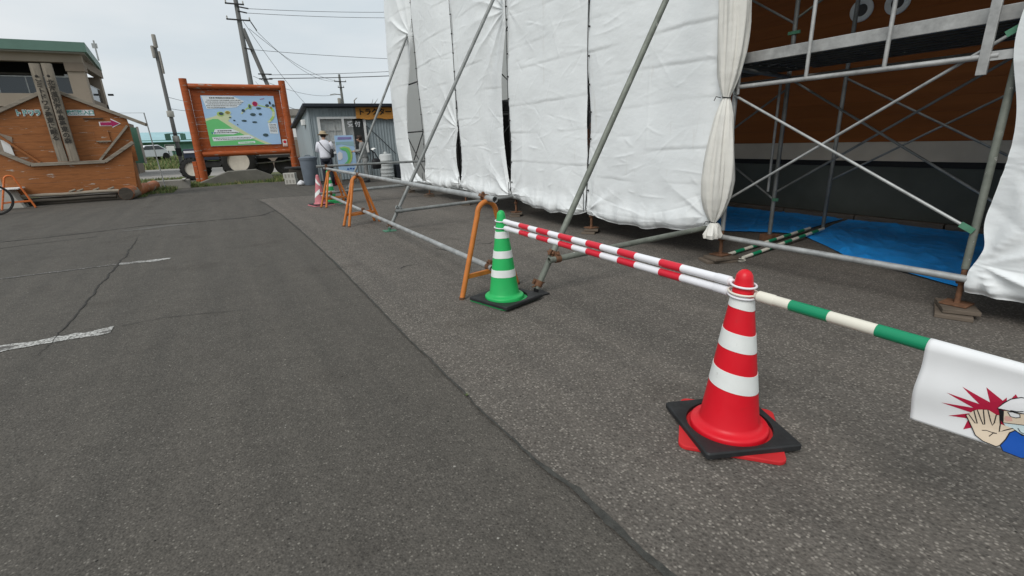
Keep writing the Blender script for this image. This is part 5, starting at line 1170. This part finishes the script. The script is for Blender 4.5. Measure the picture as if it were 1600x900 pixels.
wf_ = kb('window_frame', wx0, wx1, KY-0.05, KY+0.03, wz1-0.07, wz1, 'white_frame')
for nm, a, b, c, d in (('sill', wx0, wx1, wz0, wz0+0.07), ('jamb', wx0, wx0+0.08, wz0+0.07, wz1-0.07), ('jamb', wx1-0.08, wx1, wz0+0.07, wz1-0.07), ('mullion', 3.80, 3.875, wz0+0.07, wz1-0.07)):
    mb = MB(); mb.box(((a+b)/2-ko[0], -0.01, (c+d)/2), (b-a, 0.078, d-c)); mb.build(nm, MT['white_frame'], kk)
for x0, x1 in ((3.08,3.80),(3.875,4.54)): kb('pane', x0, x1, KY-0.006, KY+0.0, wz0+0.07, wz1-0.07, 'pane')
for x in (3.32, 3.56): kb('glazing_bar', x-0.012, x+0.012, KY+0.06, KY+0.08, wz0+0.07, wz1-0.07, 'white_frame')
for z_ in (1.35, 1.72): kb('glazing_bar', 3.08, 3.80, KY+0.061, KY+0.079, z_-0.012, z_+0.012, 'white_frame')
kb('curtain', 3.06, 3.82, KY+0.09, KY+0.11, 0.95, 2.08, 'curtain'); kb('curtain', 3.88, 4.2, KY+0.12, KY+0.14, 0.95, 2.08, 'curtain'); kb('counter', 3.9, 4.5, KY+0.2, KY+0.6, 0.95, 1.05, 'white_frame')
text_on_front('window_lettering', '受 付', 0.20, (4.21-ko[0], -0.012, 1.90), MT['p_white'], kk, 0.004, 0.002)
kb('vent_hood', 2.62, 2.74, KY+0.75, KY+1.05, 1.93, 2.12, 'white_frame', bevel=0.02)
sg = thing('hut_sign', 'ochre wooden sign with black lettering above the hut window', 'sign', (5.25, KY-0.12, 2.07)); 
g = random.Random(3); up_ = []; lo_ = []
for i in range(25):
    x = -0.95+1.9*i/24; up_.append((x, 0.44+0.02*math.sin(i*0.9)+g.uniform(-0.008,0.008))); lo_.append((x, 0.0+0.022*math.sin(i*0.7+1)+g.uniform(-0.008,0.008)))
mb = MB(); mb.prism(lo_+up_[::-1], lambda u, v, d: (u, d, v), 0.0, 0.05); mb.build('plank', MT['sign_wood'], sg, bevel=0.006)
for i, ch in enumerate('トラクター'): text_on_front('lettering', ch, 0.235, (-0.77+0.242*i, -0.004, 0.225), MT['p_black'], sg, 0.008, 0.003)
mb = MB(); mb.tube([(-0.93,0.03,0.40),(-0.96,0.0,0.60),(-0.90,0.0,0.66),(-0.84,0.0,0.70)], [0.022,0.018,0.014,0.006], 8); mb.build('branch', MT['greywood'], sg, True)
mb = MB(); mb.tube([(-0.45,0.02,0.43),(-0.25,0.0,0.52),(-0.12,0.0,0.68)], [0.014,0.012,0.004], 8); mb.build('branch', MT['greywood'], sg, True)
mb = MB(); mb.tube([(-0.40,0.02,0.43),(-0.34,0.0,0.55),(-0.30,0.0,0.66)], [0.010,0.008,0.004], 8); mb.build('branch', MT['greywood'], sg, True)
dr = thing('stay_wire', 'black stay wire slanting down the hut wall', 'wire', (4.62,KY-0.05,1.85)); mb = MB(); mb.tube([(0,0,0),(0.4,-0.02,-0.4),(0.95,-0.05,-1.0)], 0.012, 6); mb.build('wire', MT['wire'], dr, True); mb = MB(); mb.tube([(0,0,0),(0.02,0,-1.5),(0.0,0,-1.84)], 0.014, 6); mb.build('down_pipe', MT['wire'], dr, True)
# things standing round the hut
bi = thing('dustbin', 'large round grey plastic dustbin at the corner of the hut', 'dustbin', (2.42,17.45,0))
mb = MB(); mb.lathe([(0.215,0.0),(0.225,0.02),(0.27,0.80),(0.285,0.80),(0.285,0.84),(0.26,0.845)], 36); mb.build('bin_body', MT['binplastic'], bi, True)
mb = MB(); mb.lathe([(0.29,0.835),(0.295,0.85),(0.29,0.875),(0.20,0.905),(0.08,0.91),(0.02,0.912)], 36); ld = mb.build('lid', MT['binplastic'], bi, True)
mb = MB(); mb.tube([(-0.08,0,0.908),(-0.07,0,0.945),(0.07,0,0.945),(0.08,0,0.908)], 0.014, 8); mb.build('handle', MT['binplastic'], ld, True)
tk = thing('white_tank', 'ribbed white plastic tank standing against the hut wall', 'tank', (5.08,17.75,0))
pf = [(0.20,0.0),(0.235,0.03)]
for z_ in (0.08,0.20,0.34,0.48,0.62): pf += [(0.235,z_),(0.245,z_+0.015),(0.245,z_+0.03),(0.235,z_+0.045)]
pf += [(0.235,0.80),(0.22,0.845),(0.17,0.865),(0.05,0.87)]
mb = MB(); mb.lathe(pf, 32); mb.build('tank_body', MT['tank'], tk, True); mb = MB(); mb.lathe([(0.05,0.87),(0.06,0.875),(0.06,0.93),(0.03,0.94)], 16); mb.build('cap', MT['tank'], tk, True)
mb = MB(); mb.tube([(0,0,0.93),(-0.08,0,1.05),(-0.2,0.15,1.45)], 0.008, 6); mb.build('hose', MT['galv'], tk, True)
mb = MB(); mb.box((0,0,0.24), (0.5,0.35,0.48)); tag(mb.build('dark_crate', MT['shed_roof'], None, bevel=0.01, loc=(5.65,17.8,0)), 'dark crate standing beside the white tank', 'crate')
hb_ = thing('hut_map_board', 'light blue leaning board with a green peninsula map in front of the hut', 'map board', (3.62,17.3,0))
mb = MB(); mb.box((0,0.0,0.93), (0.60,0.03,1.20)); hm = mb.build('panel', MT['m_sea'], hb_)
mb = MB(); mb.prism([(-0.29,1.22),(-0.12,1.25),(0.12,1.2),(0.29,1.17),(0.29,1.33),(-0.29,1.33)], lambda u, v, d: (u, d, v), -0.019, -0.0165); mb.build('map_strip', MT['teal_roof'], hm)
hook = [(-0.20,1.15),(-0.02,1.18),(0.12,1.14),(0.19,1.02),(0.20,0.86),(0.15,0.70),(0.05,0.58),(-0.10,0.55),(0.03,0.64),(0.09,0.76),(0.08,0.94),(0.02,1.05),(-0.10,1.09)]
mb = MB(); mb.prism(hook, lambda u, v, d: (u, d, v), -0.024, -0.0195); mb.build('map_peninsula', MT['m_lime'], hm)
mb = MB(); mb.prism([(u*0.82-0.03, (v-0.87)*0.84+0.88) for u, v in hook], lambda u, v, d: (u, d, v), -0.028, -0.0245); mb.build('map_inner', MT['m_land'], hm)
mb = MB(); mb.prism([(-0.29,0.95),(-0.20,1.02),(-0.12,0.96),(-0.13,0.80),(-0.22,0.74),(-0.29,0.76)], lambda u, v, d: (u, d, v), -0.022, -0.0195); mb.build('map_inset', MT['p_white'], hm)
mb = MB(); mb.prism([(-0.22,1.40),(0.22,1.40),(0.24,1.47),(-0.2,1.48)], lambda u, v, d: (u, d, v), -0.022, -0.0165); mb.build('map_heading', MT['m_purple'], hm)
for i in range(4): mb = MB(); mb.box((0.0+0.09*i,-0.018,0.44+0.012*(i % 2)), (0.06,0.004,0.04)); mb.build('map_letter', MT['p_blue'], hm)
for s in (-1, 1): mb = MB(); mb.beam((s*0.27,0.02,1.4), (s*0.27,0.30,0.0), 0.03, 0.04); mb.build('leg', MT['greywood'], hb_); mb = MB(); mb.beam((s*0.27,0.02,0.4), (s*0.27,0.0,0.0), 0.03, 0.04); mb.build('leg', MT['greywood'], hb_)
mb = MB(); mb.lathe([(0.10,0.0),(0.135,0.24),(0.14,0.24),(0.14,0.26),(0.12,0.26),(0.09,0.02)], 24); tag(mb.build('red_bucket', MT['red_plastic'], None, True, loc=(2.98,16.55,0)), 'small red bucket standing beside the person in the straw hat', 'bucket')
def cblock(label, loc, rz):
    t = thing('concrete_block', label, 'concrete block', loc, rz, 'concrete blocks stacked beside the dustbin'); mb = MB(); mb.box((0,0,0.095), (0.39,0.19,0.188)); mb.build('block', MT['concrete_l'], t, bevel=0.008)
    for s in (-1,0,1): mb = MB(); mb.box((s*0.115,-0.094,0.095), (0.065,0.012,0.11)); mb.build('block_hollow', MT['concrete'], t)
cblock('pale hollow concrete block at the bottom of the small stack', (1.92,18.4,0), R(-35)); cblock('pale hollow concrete block on top of the small stack', (1.90,18.42,0.19), R(-30))
mb = MB(); mb.box((0,0,0.25), (0.5,0.45,0.5)); tag(mb.build('dark_crate', MT['darkwood'], None, bevel=0.01, loc=(2.18,18.85,0)), 'dark timber crate behind the concrete blocks', 'crate')
mb = MB(); mb.box((0,0,0.03), (0.62,0.42,0.06), R(-12)); tag(mb.build('flat_board', MT['iron'], None, bevel=0.01, loc=(2.12,18.8,0.5)), 'dark flat board lying on the timber crate', 'board')
mb = MB(); mb.lathe([(0.02,0),(0.10,0.01),(0.13,0.06),(0.09,0.12),(0.03,0.16),(0.01,0.17)], 18, pleat=lambda a, z: 1+0.2*math.sin(a*3+z*20)+0.1*math.sin(a*7)); tag(mb.build('white_bag', MT['white_bag'], None, 'all', loc=(2.10,17.5,0)), 'crumpled white plastic bag on the ground beside the dustbin', 'bag')

# ================================================================== PEOPLE
def skin_mesh(name, joints, edges, mat, parent, roots, sub=2):
    """one continuous surface grown round a skeleton: joints {key: (x,y,z,r)}"""
    keys = list(joints); idx = {k: i for i, k in enumerate(keys)}
    me = bpy.data.meshes.new(name); me.from_pydata([joints[k][:3] for k in keys], [(idx[a], idx[b]) for a, b in edges], [])
    bm = bmesh.new(); bm.from_mesh(me); ly = bm.verts.layers.skin.verify(); bm.verts.ensure_lookup_table()
    for k in keys:
        v = bm.verts[idx[k]][ly]; r = joints[k][3]; v.radius = (r, r) if not isinstance(r, tuple) else r; v.use_root = k in roots
    bm.to_mesh(me); bm.free()
    o = bpy.data.objects.new(name, me); COL.objects.link(o); m = o.modifiers.new('skin', 'SKIN'); m.use_smooth_shade = True
    s_ = o.modifiers.new('sub', 'SUBSURF'); s_.levels = sub; s_.render_levels = sub
    dg = bpy.context.evaluated_depsgraph_get(); dg.update(); nm = bpy.data.meshes.new_from_object(o.evaluated_get(dg)); bpy.data.objects.remove(o)
    nm.materials.clear(); nm.materials.append(MT[mat]); nm.polygons.foreach_set('use_smooth', [True]*len(nm.polygons))
    ob = bpy.data.objects.new(name, nm); COL.objects.link(ob); ob.parent = parent; return ob
def loft(mb, rings, n=22):
    """rings: (cx, cy, z, rx, ry)"""
    vs = [(cx+rx*math.cos(2*math.pi*j/n), cy+ry*math.sin(2*math.pi*j/n), z) for cx, cy, z, rx, ry in rings for j in range(n)]; k = len(rings)
    mb.add(vs, [(i*n+j, i*n+(j+1) % n, (i+1)*n+(j+1) % n, (i+1)*n+j) for i in range(k-1) for j in range(n)] + [tuple(range(n-1,-1,-1)), tuple((k-1)*n+j for j in range(n))])
def wob(o, amp, sc_, seed):
    for v in o.data.vertices: v.co += v.normal*amp*fnz(v.co, sc_, seed)
def figure(label, loc, rz, hgt, top, bottom, lean, armL, armR, head_tilt, hair):
    """the figure faces +Y in its own frame; armL / armR = (elbow, wrist) points"""
    t = thing('person', label, 'person', loc, rz, 'people at the hut'); k = hgt/1.65
    def S_(x, y, z): return (x*k, (y+lean*max(0, z-0.85))*k, z*k)
    J = {'pel': (*S_(0,0,0.90),0.105*k), 'bel': (*S_(0,0,1.06),0.10*k), 'che': (*S_(0,0,1.25),0.115*k), 'nk0': (*S_(0,0,1.39),0.06*k), 'nk1': (*S_(0,0.01,1.44),0.048*k),
         'hd0': (*S_(0,0.02+head_tilt*0.4,1.50),0.070*k), 'hd1': (*S_(0,0.02+head_tilt,1.575),0.078*k), 'nose': (*S_(0,0.115+head_tilt,1.515),0.014*k)}
    E = [('pel','bel'),('bel','che'),('che','nk0'),('nk0','nk1'),('nk1','hd0'),('hd0','hd1'),('hd0','nose')]
    for s, nm, arm in ((-1,'l',armL),(1,'r',armR)):
        J['sh'+nm] = (*S_(s*0.165,0,1.34),0.055*k); e, w_ = arm
        J['el'+nm] = (*S_(*e),0.042*k); J['wr'+nm] = (*S_(*w_),0.028*k)
        d = (Vector(w_)-Vector(e)).normalized(); p = Vector(w_)+d*0.07; J['pa'+nm] = (*S_(*p),0.030*k)
        E += [('che','sh'+nm),('sh'+nm,'el'+nm),('el'+nm,'wr'+nm),('wr'+nm,'pa'+nm)]
        side = d.cross(Vector((0,0,1))).normalized()
        for i, (off, ln) in enumerate(((-0.026,0.07),(-0.009,0.085),(0.009,0.08),(0.025,0.062))):
            a = p+side*off+d*0.012; b = a+d*ln*0.55+Vector((0,0,-0.006)); c = b+d*ln*0.4+Vector((0,0,-0.018))
            for q, pt in (('a',a),('b',b),('c',c)): J['f%s%d%s' % (nm,i,q)] = (*S_(*pt),0.0085*k)
            E += [('f%s%da' % (nm,i),'f%s%db' % (nm,i)),('f%s%db' % (nm,i),'f%s%dc' % (nm,i))]
        a = p-side*s*0.02-d*0.03; b = a-side*s*0.035+d*0.02; c = b-side*s*0.008+d*0.03
        for q, pt in (('a',a),('b',b),('c',c)): J['t%s%s' % (nm,q)] = (*S_(*pt),0.0095*k)
        E += [('t%sa' % nm,'t%sb' % nm),('t%sb' % nm,'t%sc' % nm)]
        J['hi'+nm] = (s*0.085*k,0,0.86*k,0.085*k); J['kn'+nm] = (s*0.095*k,0.01*k,0.48*k,0.055*k); J['an'+nm] = (s*0.10*k,-0.02*k,0.09*k,0.036*k); J['to'+nm] = (s*0.11*k,0.10*k,0.045*k,0.034*k)
        E += [('pel','hi'+nm),('hi'+nm,'kn'+nm),('kn'+nm,'an'+nm),('an'+nm,'to'+nm)]
    roots = {'pel'} | {'f%s%da' % (n_, i) for n_ in 'lr' for i in range(4)} | {'tla','tra'}
    skin_mesh('body', J, E, 'skin', t, roots, 1)
    for s in (-1, 1): # ears belong to the head: small lobes
        mb = MB(); mb.lathe([(0.003,0),(0.016,0.004),(0.018,0.010),(0.004,0.014)], 10); o = mb.build('ear', MT['skin'], t, True); o.rotation_euler = (0,R(90*s),0); o.location = (s*0.074*k, (0.02+head_tilt+lean*0.68)*k, 1.53*k)
    mb = MB(); P = lambda x, z: (0.0, lean*max(0, z-0.85)*k, z*k)
    loft(mb, [(0, lean*max(0,z_-0.85)*k, z_*k, rx*k, ry*k) for z_, rx, ry in ((0.86,0.172,0.130),(0.92,0.182,0.138),(1.02,0.174,0.130),(1.14,0.180,0.128),(1.26,0.196,0.125),(1.34,0.190,0.110),(1.39,0.125,0.085),(1.425,0.068,0.066))])
    o = mb.build('shirt', MT[top], t, 'all'); wob(o, 0.012, 9, hgt)
    for s, arm in ((-1,armL),(1,armR)):
        a = Vector(S_(s*0.15,0,1.335)); e = Vector(S_(*arm[0])); w_ = Vector(S_(*arm[1])); mb = MB()
        mb.tube([a, a.lerp(e,0.5), e, e.lerp(w_,0.5), e.lerp(w_,0.88)], [0.080*k,0.072*k,0.062*k,0.055*k,0.050*k], 14); o = mb.build('sleeve', MT[top], t, 'all'); wob(o, 0.008, 14, s+2)
    mb = MB(); loft(mb, [(0,0,z_*k,rx*k,ry*k) for z_, rx, ry in ((0.74,0.165,0.115),(0.82,0.178,0.128),(0.90,0.170,0.126),(0.96,0.162,0.122))]); mb.build('trouser_waist', MT[bottom], t, 'all')
    for s in (-1, 1):
        mb = MB(); mb.tube([(s*0.085*k,0,0.84*k),(s*0.092*k,0.005*k,0.66*k),(s*0.097*k,0.01*k,0.48*k),(s*0.10*k,-0.005*k,0.28*k),(s*0.10*k,-0.015*k,0.075*k)], [0.098*k,0.088*k,0.076*k,0.070*k,0.066*k], 16); o = mb.build('trouser_leg', MT[bottom], t, 'all'); wob(o, 0.008, 10, s+5)
        mb = MB(); loft(mb, [(s*0.108*k, 0.04*k, z_, rx, ry) for z_, rx, ry in ((0.002,0.048,0.125),(0.02,0.052,0.130),(0.05,0.048,0.118),(0.085,0.040,0.075))], 16); mb.build('shoe', MT['rubber'], t, 'all')
    hc = Vector((0,(0.005+head_tilt+lean*0.72)*k,1.565*k))
    if hair == 'hat':
        mb = MB(); mb.lathe([(0.16,-0.012),(0.165,-0.004),(0.12,0.012),(0.097,0.022),(0.092,0.07),(0.075,0.098),(0.03,0.106),(0.005,0.106)], 28, pleat=lambda a, z: 1+0.02*math.sin(a*2)); o = mb.build('straw_hat', MT['straw'], t, True); o.location = hc+Vector((0,0,0.018)); o.rotation_euler = (R(-8),0,0)
        mb = MB(); mb.lathe([(0.06,-0.06),(0.083,-0.03),(0.087,0.02)], 16); o = mb.build('hair', MT['hair'], t, True); o.location = hc+Vector((0,-0.012,0))
    else:
        mb = MB(); n = 18
        mb.lathe([(0.055,-0.075),(0.083,-0.05),(0.094,0.0),(0.088,0.045),(0.06,0.078),(0.01,0.088)], n, pleat=lambda a, z: 1+0.05*math.sin(a*9+z*40)-0.16*max(0, math.sin(a))*(z < 0.02)); o = mb.build('hair', MT['hair'], t, 'all'); o.location = hc+Vector((0,-0.012,0.004))
    for s in (-1, 1): # eyes, brows
        mb = MB(); mb.lathe([(0.002,0),(0.010,0.002),(0.008,0.006),(0.001,0.008)], 8); o = mb.build('eye', MT['p_black'], t, True); o.rotation_euler = (R(-90),0,0); o.location = hc+Vector((s*0.03*k,0.078*k,-0.035*k))
    mb = MB(); mb.box((hc.x, hc.y+0.078*k, hc.z-0.098*k), (0.04,0.008,0.008)); mb.build('mouth', MT['p_pink'], t)
    return t, k
p1, k1 = figure('person in a white shirt and straw hat standing before the hut', (2.80,16.35,0), R(-20), 1.62, 'shirt', 'trouser', 0.03, ((-0.25,0.06,1.10),(-0.10,0.24,1.06)), ((0.25,0.06,1.10),(0.14,0.26,1.08)), 0.02, 'hat')
mb = MB(); mb.tube([(-0.13,-0.06,1.36),(-0.08,-0.125,1.28),(0.06,-0.148,1.10),(0.17,-0.10,0.98)], 0.011, 6); st_ = mb.build('bag_strap', MT['bag'], p1, True)
mb = MB(); loft(mb, [(0.205,-0.03,z_,rx,ry) for z_, rx, ry in ((0.86,0.035,0.06),(0.88,0.05,0.085),(1.0,0.05,0.09),(1.10,0.04,0.07),(1.12,0.02,0.04))], 16); mb.build('shoulder_bag', MT['bag'], p1, 'all')
p2, k2 = figure('person in grey patterned clothes reading a paper beside the hut window', (4.12,16.85,0), R(75), 1.50, 'camo', 'camo', 0.10, ((-0.22,0.10,1.12),(-0.06,0.30,1.10)), ((0.22,0.10,1.12),(0.06,0.30,1.12)), 0.05, 'short')
bg = thing('black_bag', 'black shoulder bag held by the person in grey patterned clothes', 'bag', (4.42,16.62,0.42))
mb = MB(); loft(mb, [(0,0,z_,rx,ry) for z_, rx, ry in ((0.0,0.12,0.07),(0.02,0.15,0.09),(0.20,0.15,0.09),(0.30,0.13,0.07),(0.34,0.09,0.04))], 18); mb.build('bag_body', MT['bag'], bg, 'all')
for s in (-0.045, 0.045): mb = MB(); mb.tube([(-0.08,s,0.32),(-0.07,s,0.52),(-0.14,s*0.6,0.62),(-0.02,s,0.52),(0.08,s,0.32)], 0.010, 6); mb.build('handle', MT['bag'], bg, True)
mb = MB(); mb.grid(lambda u, v: (0.15*(u-0.5), 0.10*(v-0.5), 0.02*math.sin(u*3)), 6, 4); o = mb.build('paper_sheet', MT['paper'], None, loc=(4.42,16.78,1.06)); o.rotation_euler = (R(20),R(-15),R(20)); s_ = o.modifiers.new('t','SOLIDIFY'); s_.thickness = 0.001; tag(o, 'white paper held by the person in grey patterned clothes', 'paper')

# ================================================================== FAR: poles, wires, green shed, car, signs
def upole(name, label, x, y, h, r, arms, extra=None):
    t = thing(name, label, 'utility pole', (x, y, 0)); mb = MB(); mb.tube([(0,0,-0.1),(0,0,h*0.5),(0,0,h)], [r*1.25,r*1.05,r*0.8], 14); mb.build('shaft', MT['pole'], t, True)
    for z_, l0, l1 in arms:
        mb = MB(); mb.box(((l0+l1)/2,-r,z_), (l1-l0,0.09,0.09)); a = mb.build('cross_arm', MT['iron'], t)
        for x_ in (l0+0.06, l1-0.06):
            mb = MB(); mb.lathe([(0.03,0),(0.06,0.03),(0.035,0.08),(0.055,0.12),(0.02,0.2)], 10, (x_,-r,z_+0.045)); mb.build('insulator', MT['concrete_l'], a, True)
    return t
u1 = upole('utility_pole', 'tall utility pole with cross arms behind the map board', 2.95, 45, 13.2, 0.18, [(11.5,-0.75,0.5),(10.45,-0.85,0.75),(12.4,-0.6,0.6)])
mb = MB(); mb.tube([(0.15,0,9.9),(0.75,0,7.6),(2.75,0,-0.1)], 0.15, 12); mb.build('raking_prop', MT['pole'], u1, True)
for z_ in (6.75, 6.4): mb = MB(); mb.box((1.1,-0.2,z_), (0.95,0.1,0.08)); mb.build('cross_arm', MT['iron'], u1)
for z_, x_ in ((11.35,0.75),(11.05,0.6),(8.55,0.5)): mb = MB(); mb.tube([(0,-0.15,z_),(x_,-0.2,z_-0.1)], 0.05, 8); mb.build('insulator_string', MT['iron'], u1, True)
mb = MB(); mb.tube([(0.75,-0.1,10.4),(1.05,-0.2,9.8)], 0.04, 8); mb.build('insulator_string', MT['iron'], u1, True)
u2 = thing('antenna_pole', 'slim pole with phone antennas beyond the road', 'pole', (-2.4,40,0))
mb = MB(); mb.tube([(0,0,-0.1),(0,0,4),(0,0,7.55)], [0.135,0.115,0.10], 14); mb.build('shaft', MT['pole'], u2, True)
for x_, z0, z1, r_ in ((-0.14,6.9,7.6,0.09),(0.16,6.0,7.3,0.06),(0.06,7.5,8.25,0.11)): mb = MB(); mb.lathe([(r_,z0),(r_*1.05,z0+0.04),(r_*1.05,z1-0.04),(r_*0.8,z1)], 12, (x_,-0.12,0)); mb.build('antenna', MT['concrete'], u2, True)
for z_, x_ in ((3.4,0),(1.85,0)): mb = MB(); mb.lathe([(0.19,z_),(0.2,z_+0.02),(0.2,z_+0.35),(0.19,z_+0.37)], 14); mb.build('band', MT['concrete_l'], u2, True)
mb = MB(); mb.box((0,-0.15,2.35), (0.9,0.05,0.06)); mb.build('step_bracket', MT['iron'], u2)
for x_ in (-0.42,0.42): mb = MB(); mb.box((x_,-0.2,2.15), (0.3,0.2,0.42)); mb.build('cabinet', MT['teal_wall'], u2, bevel=0.02)
mb = MB(); mb.box((0,-0.28,1.2), (0.32,0.2,0.5)); mb.build('meter_box', MT['black'], u2, bevel=0.02)
u3 = upole('utility_pole', 'distant utility pole with transformer behind the hut roof', 15.1, 70, 10.1, 0.17, [(9.2,-0.75,0.75),(8.5,-0.4,0.4)])
mb = MB(); mb.lathe([(0.2,6.4),(0.22,6.5),(0.22,7.1),(0.18,7.2)], 14, (-0.42,-0.1,0)); mb.build('transformer', MT['concrete'], u3, True); mb = MB(); mb.tube([(0,0,7.6),(-0.9,-0.1,7.7),(-1.5,-0.2,7.6)], 0.05, 8); mb.build('lamp_arm', MT['concrete'], u3, True)
u4 = upole('utility_pole', 'short distant pole top seen over the map board', 3.4, 82, 7.9, 0.16, [(7.7,-0.3,0.3)])
def wire(label, a, b, sag, r=0.016, group='overhead wires'):
    mb = MB(); a = Vector(a); b = Vector(b); n = 16
    mb.tube([a.lerp(b, i/n)-Vector((0,0,sag*4*(i/n)*(1-i/n))) for i in range(n+1)], r, 5); return tag(mb.build('overhead_wire', MT['wire'], None, True), label, 'wire', group)
wire('uppermost thin wire running from the tall utility pole towards the white sheets', (3.7,44.8,11.25), (30,40,13.0), 0.5); wire('second thin wire below the uppermost one from the tall utility pole', (3.55,44.8,10.95), (30,40,12.4), 0.5); wire('middle thin wire running from half way up the tall utility pole', (3.5,44.8,8.45), (30,40,8.2), 0.4); wire('thin wire just above the thick low wire from the tall utility pole', (4.3,44.8,6.7), (30,41,8.6), 0.35, 0.018); wire('thick low wire from the raking prop of the tall utility pole', (4.3,44.8,6.45), (30,41,8.1), 0.35, 0.03)
wire('slanting wire from the lower cross arm down to the distant pole', (3.95,44.8,9.8), (14.4,69.8,9.25), 1.0); wire('slanting wire from the pole top area down to the distant pole', (3.5,44.8,9.9), (15.8,69.8,9.25), 1.0); wire('steepest slanting wire dropping from the tall utility pole', (3.2,44.9,10.4), (13,66,3.2), 1.2); wire('low sagging wire between the tall utility pole and the distant pole', (3.2,44.9,6.6), (14.8,69.8,7.7), 0.7)
wire('thin overhead wire between the antenna pole and the map board', (-2.3,40,4.6), (3.2,82,7.7), 0.5, 0.014); wire('lower thin wire between the antenna pole and the map board', (-2.3,40,3.9), (3.2,82,7.2), 0.5, 0.014)
wire('service wire dropping to the hut roof', (3.3,44.8,6.2), (3.2,19.6,2.35), 0.45, 0.012)
gr = thing('green_warehouse', 'long green warehouse with a pale blue green roof beyond the grass', 'warehouse', (-8,76,0.4))
mb = MB(); mb.box((0,4,1.15), (46,8,2.3)); mb.build('wall', MT['teal_wall'], gr); mb = MB(); mb.prism([(-0.6,2.05),(9,2.05),(4.2,3.35)], lambda u, v, d: (d, u, v), -23.4, 23.4); mb.build('roof', MT['teal_roof'], gr)
mb = MB(); mb.box((0,-0.32,2.0), (46.4,0.3,0.14)); mb.build('eave', MT['teal_wall'], gr)
for x in (-1.5, 2.6, 6.6, 12): mb = MB(); mb.box((x,-0.03,1.35), (1.1,0.06,0.8)); wn = mb.build('window', MT['white_frame'], gr); mb = MB(); mb.box((x,-0.075,1.35), (0.95,0.02,0.66)); mb.build('pane', MT['pane_dark'], wn)
b2_ = thing('white_building', 'white flat roofed building with brown base behind the hut', 'building', (5.2,36,0))
mb = MB(); mb.box((0,3,0.85), (6,6,1.7)); mb.build('lower_wall', MT['beige_d'], b2_); mb = MB(); mb.box((0,3,2.45), (5.9,5.8,1.5)); mb.build('upper_wall', MT['concrete_l'], b2_); mb = MB(); mb.box((0,3,3.4), (6.3,6.3,0.4)); mb.build('roof', MT['concrete'], b2_)
for x in (-2.2,-0.9,0.4,1.7): mb = MB(); mb.box((x,0.07,2.45), (1.0,0.06,1.2)); mb.build('window', MT['paper'], b2_)
ca = thing('parked_car', 'white car with dark windows parked in front of the green warehouse', 'car', (-6.4,62,0.55), R(35))
side = [(-1.95,0.25),(-1.98,0.62),(-1.75,0.84),(-1.05,0.92),(-0.55,1.38),(0.75,1.42),(1.45,0.98),(1.9,0.88),(1.98,0.55),(1.95,0.25)]
mb = MB(); mb.prism(side, lambda u, v, d: (u, d, v), -0.82, 0.82); mb.build('body', MT['bar_white'], ca, bevel=0.08)
for s in (-1, 1): mb = MB(); mb.prism([(-0.95,0.95),(-0.50,1.32),(0.68,1.35),(1.25,0.98)], lambda u, v, d: (u, d, v), s*0.81, s*0.835); mb.build('side_window', MT['pane_dark'], ca)
mb = MB(); mb.prism([(-0.66,0.93),(0.66,0.93),(0.55,1.33),(-0.55,1.33)], lambda u, v, d: (-1.02+(v-0.93)*1.05+d, u, v), -0.03, -0.01); mb.build('windscreen', MT['pane_dark'], ca)
mb = MB(); mb.box((-1.97,0,0.45), (0.06,1.3,0.25)); mb.build('grille', MT['black'], ca)
for x in (-1.25,1.25):
    for s in (-1,1): mb = MB(); mb.lathe([(0.18,-0.1),(0.31,-0.1),(0.32,-0.06),(0.32,0.06),(0.31,0.1),(0.18,0.1)], 20); o = mb.build('wheel', MT['tyre'], ca, True); o.rotation_euler = (R(90),0,0); o.location = (x,s*0.76,0.32)
for s in (-1,1): mb = MB(); mb.box((-1.93,s*0.62,0.68), (0.12,0.3,0.14)); mb.build('headlight', MT['ring'], ca, bevel=0.03)
rs = thing('roadside_sign', 'small white sign on two posts on the far bank', 'sign', (-3.9,55,0.2))
mb = MB(); mb.box((0,0,1.35), (0.62,0.04,0.42)); mb.build('panel', MT['paper'], rs)
for s in (-0.2,0.2): mb = MB(); mb.tube([(s,0.04,-0.1),(s,0.04,1.5)], 0.03, 8); mb.build('post', MT['iron'], rs, True)
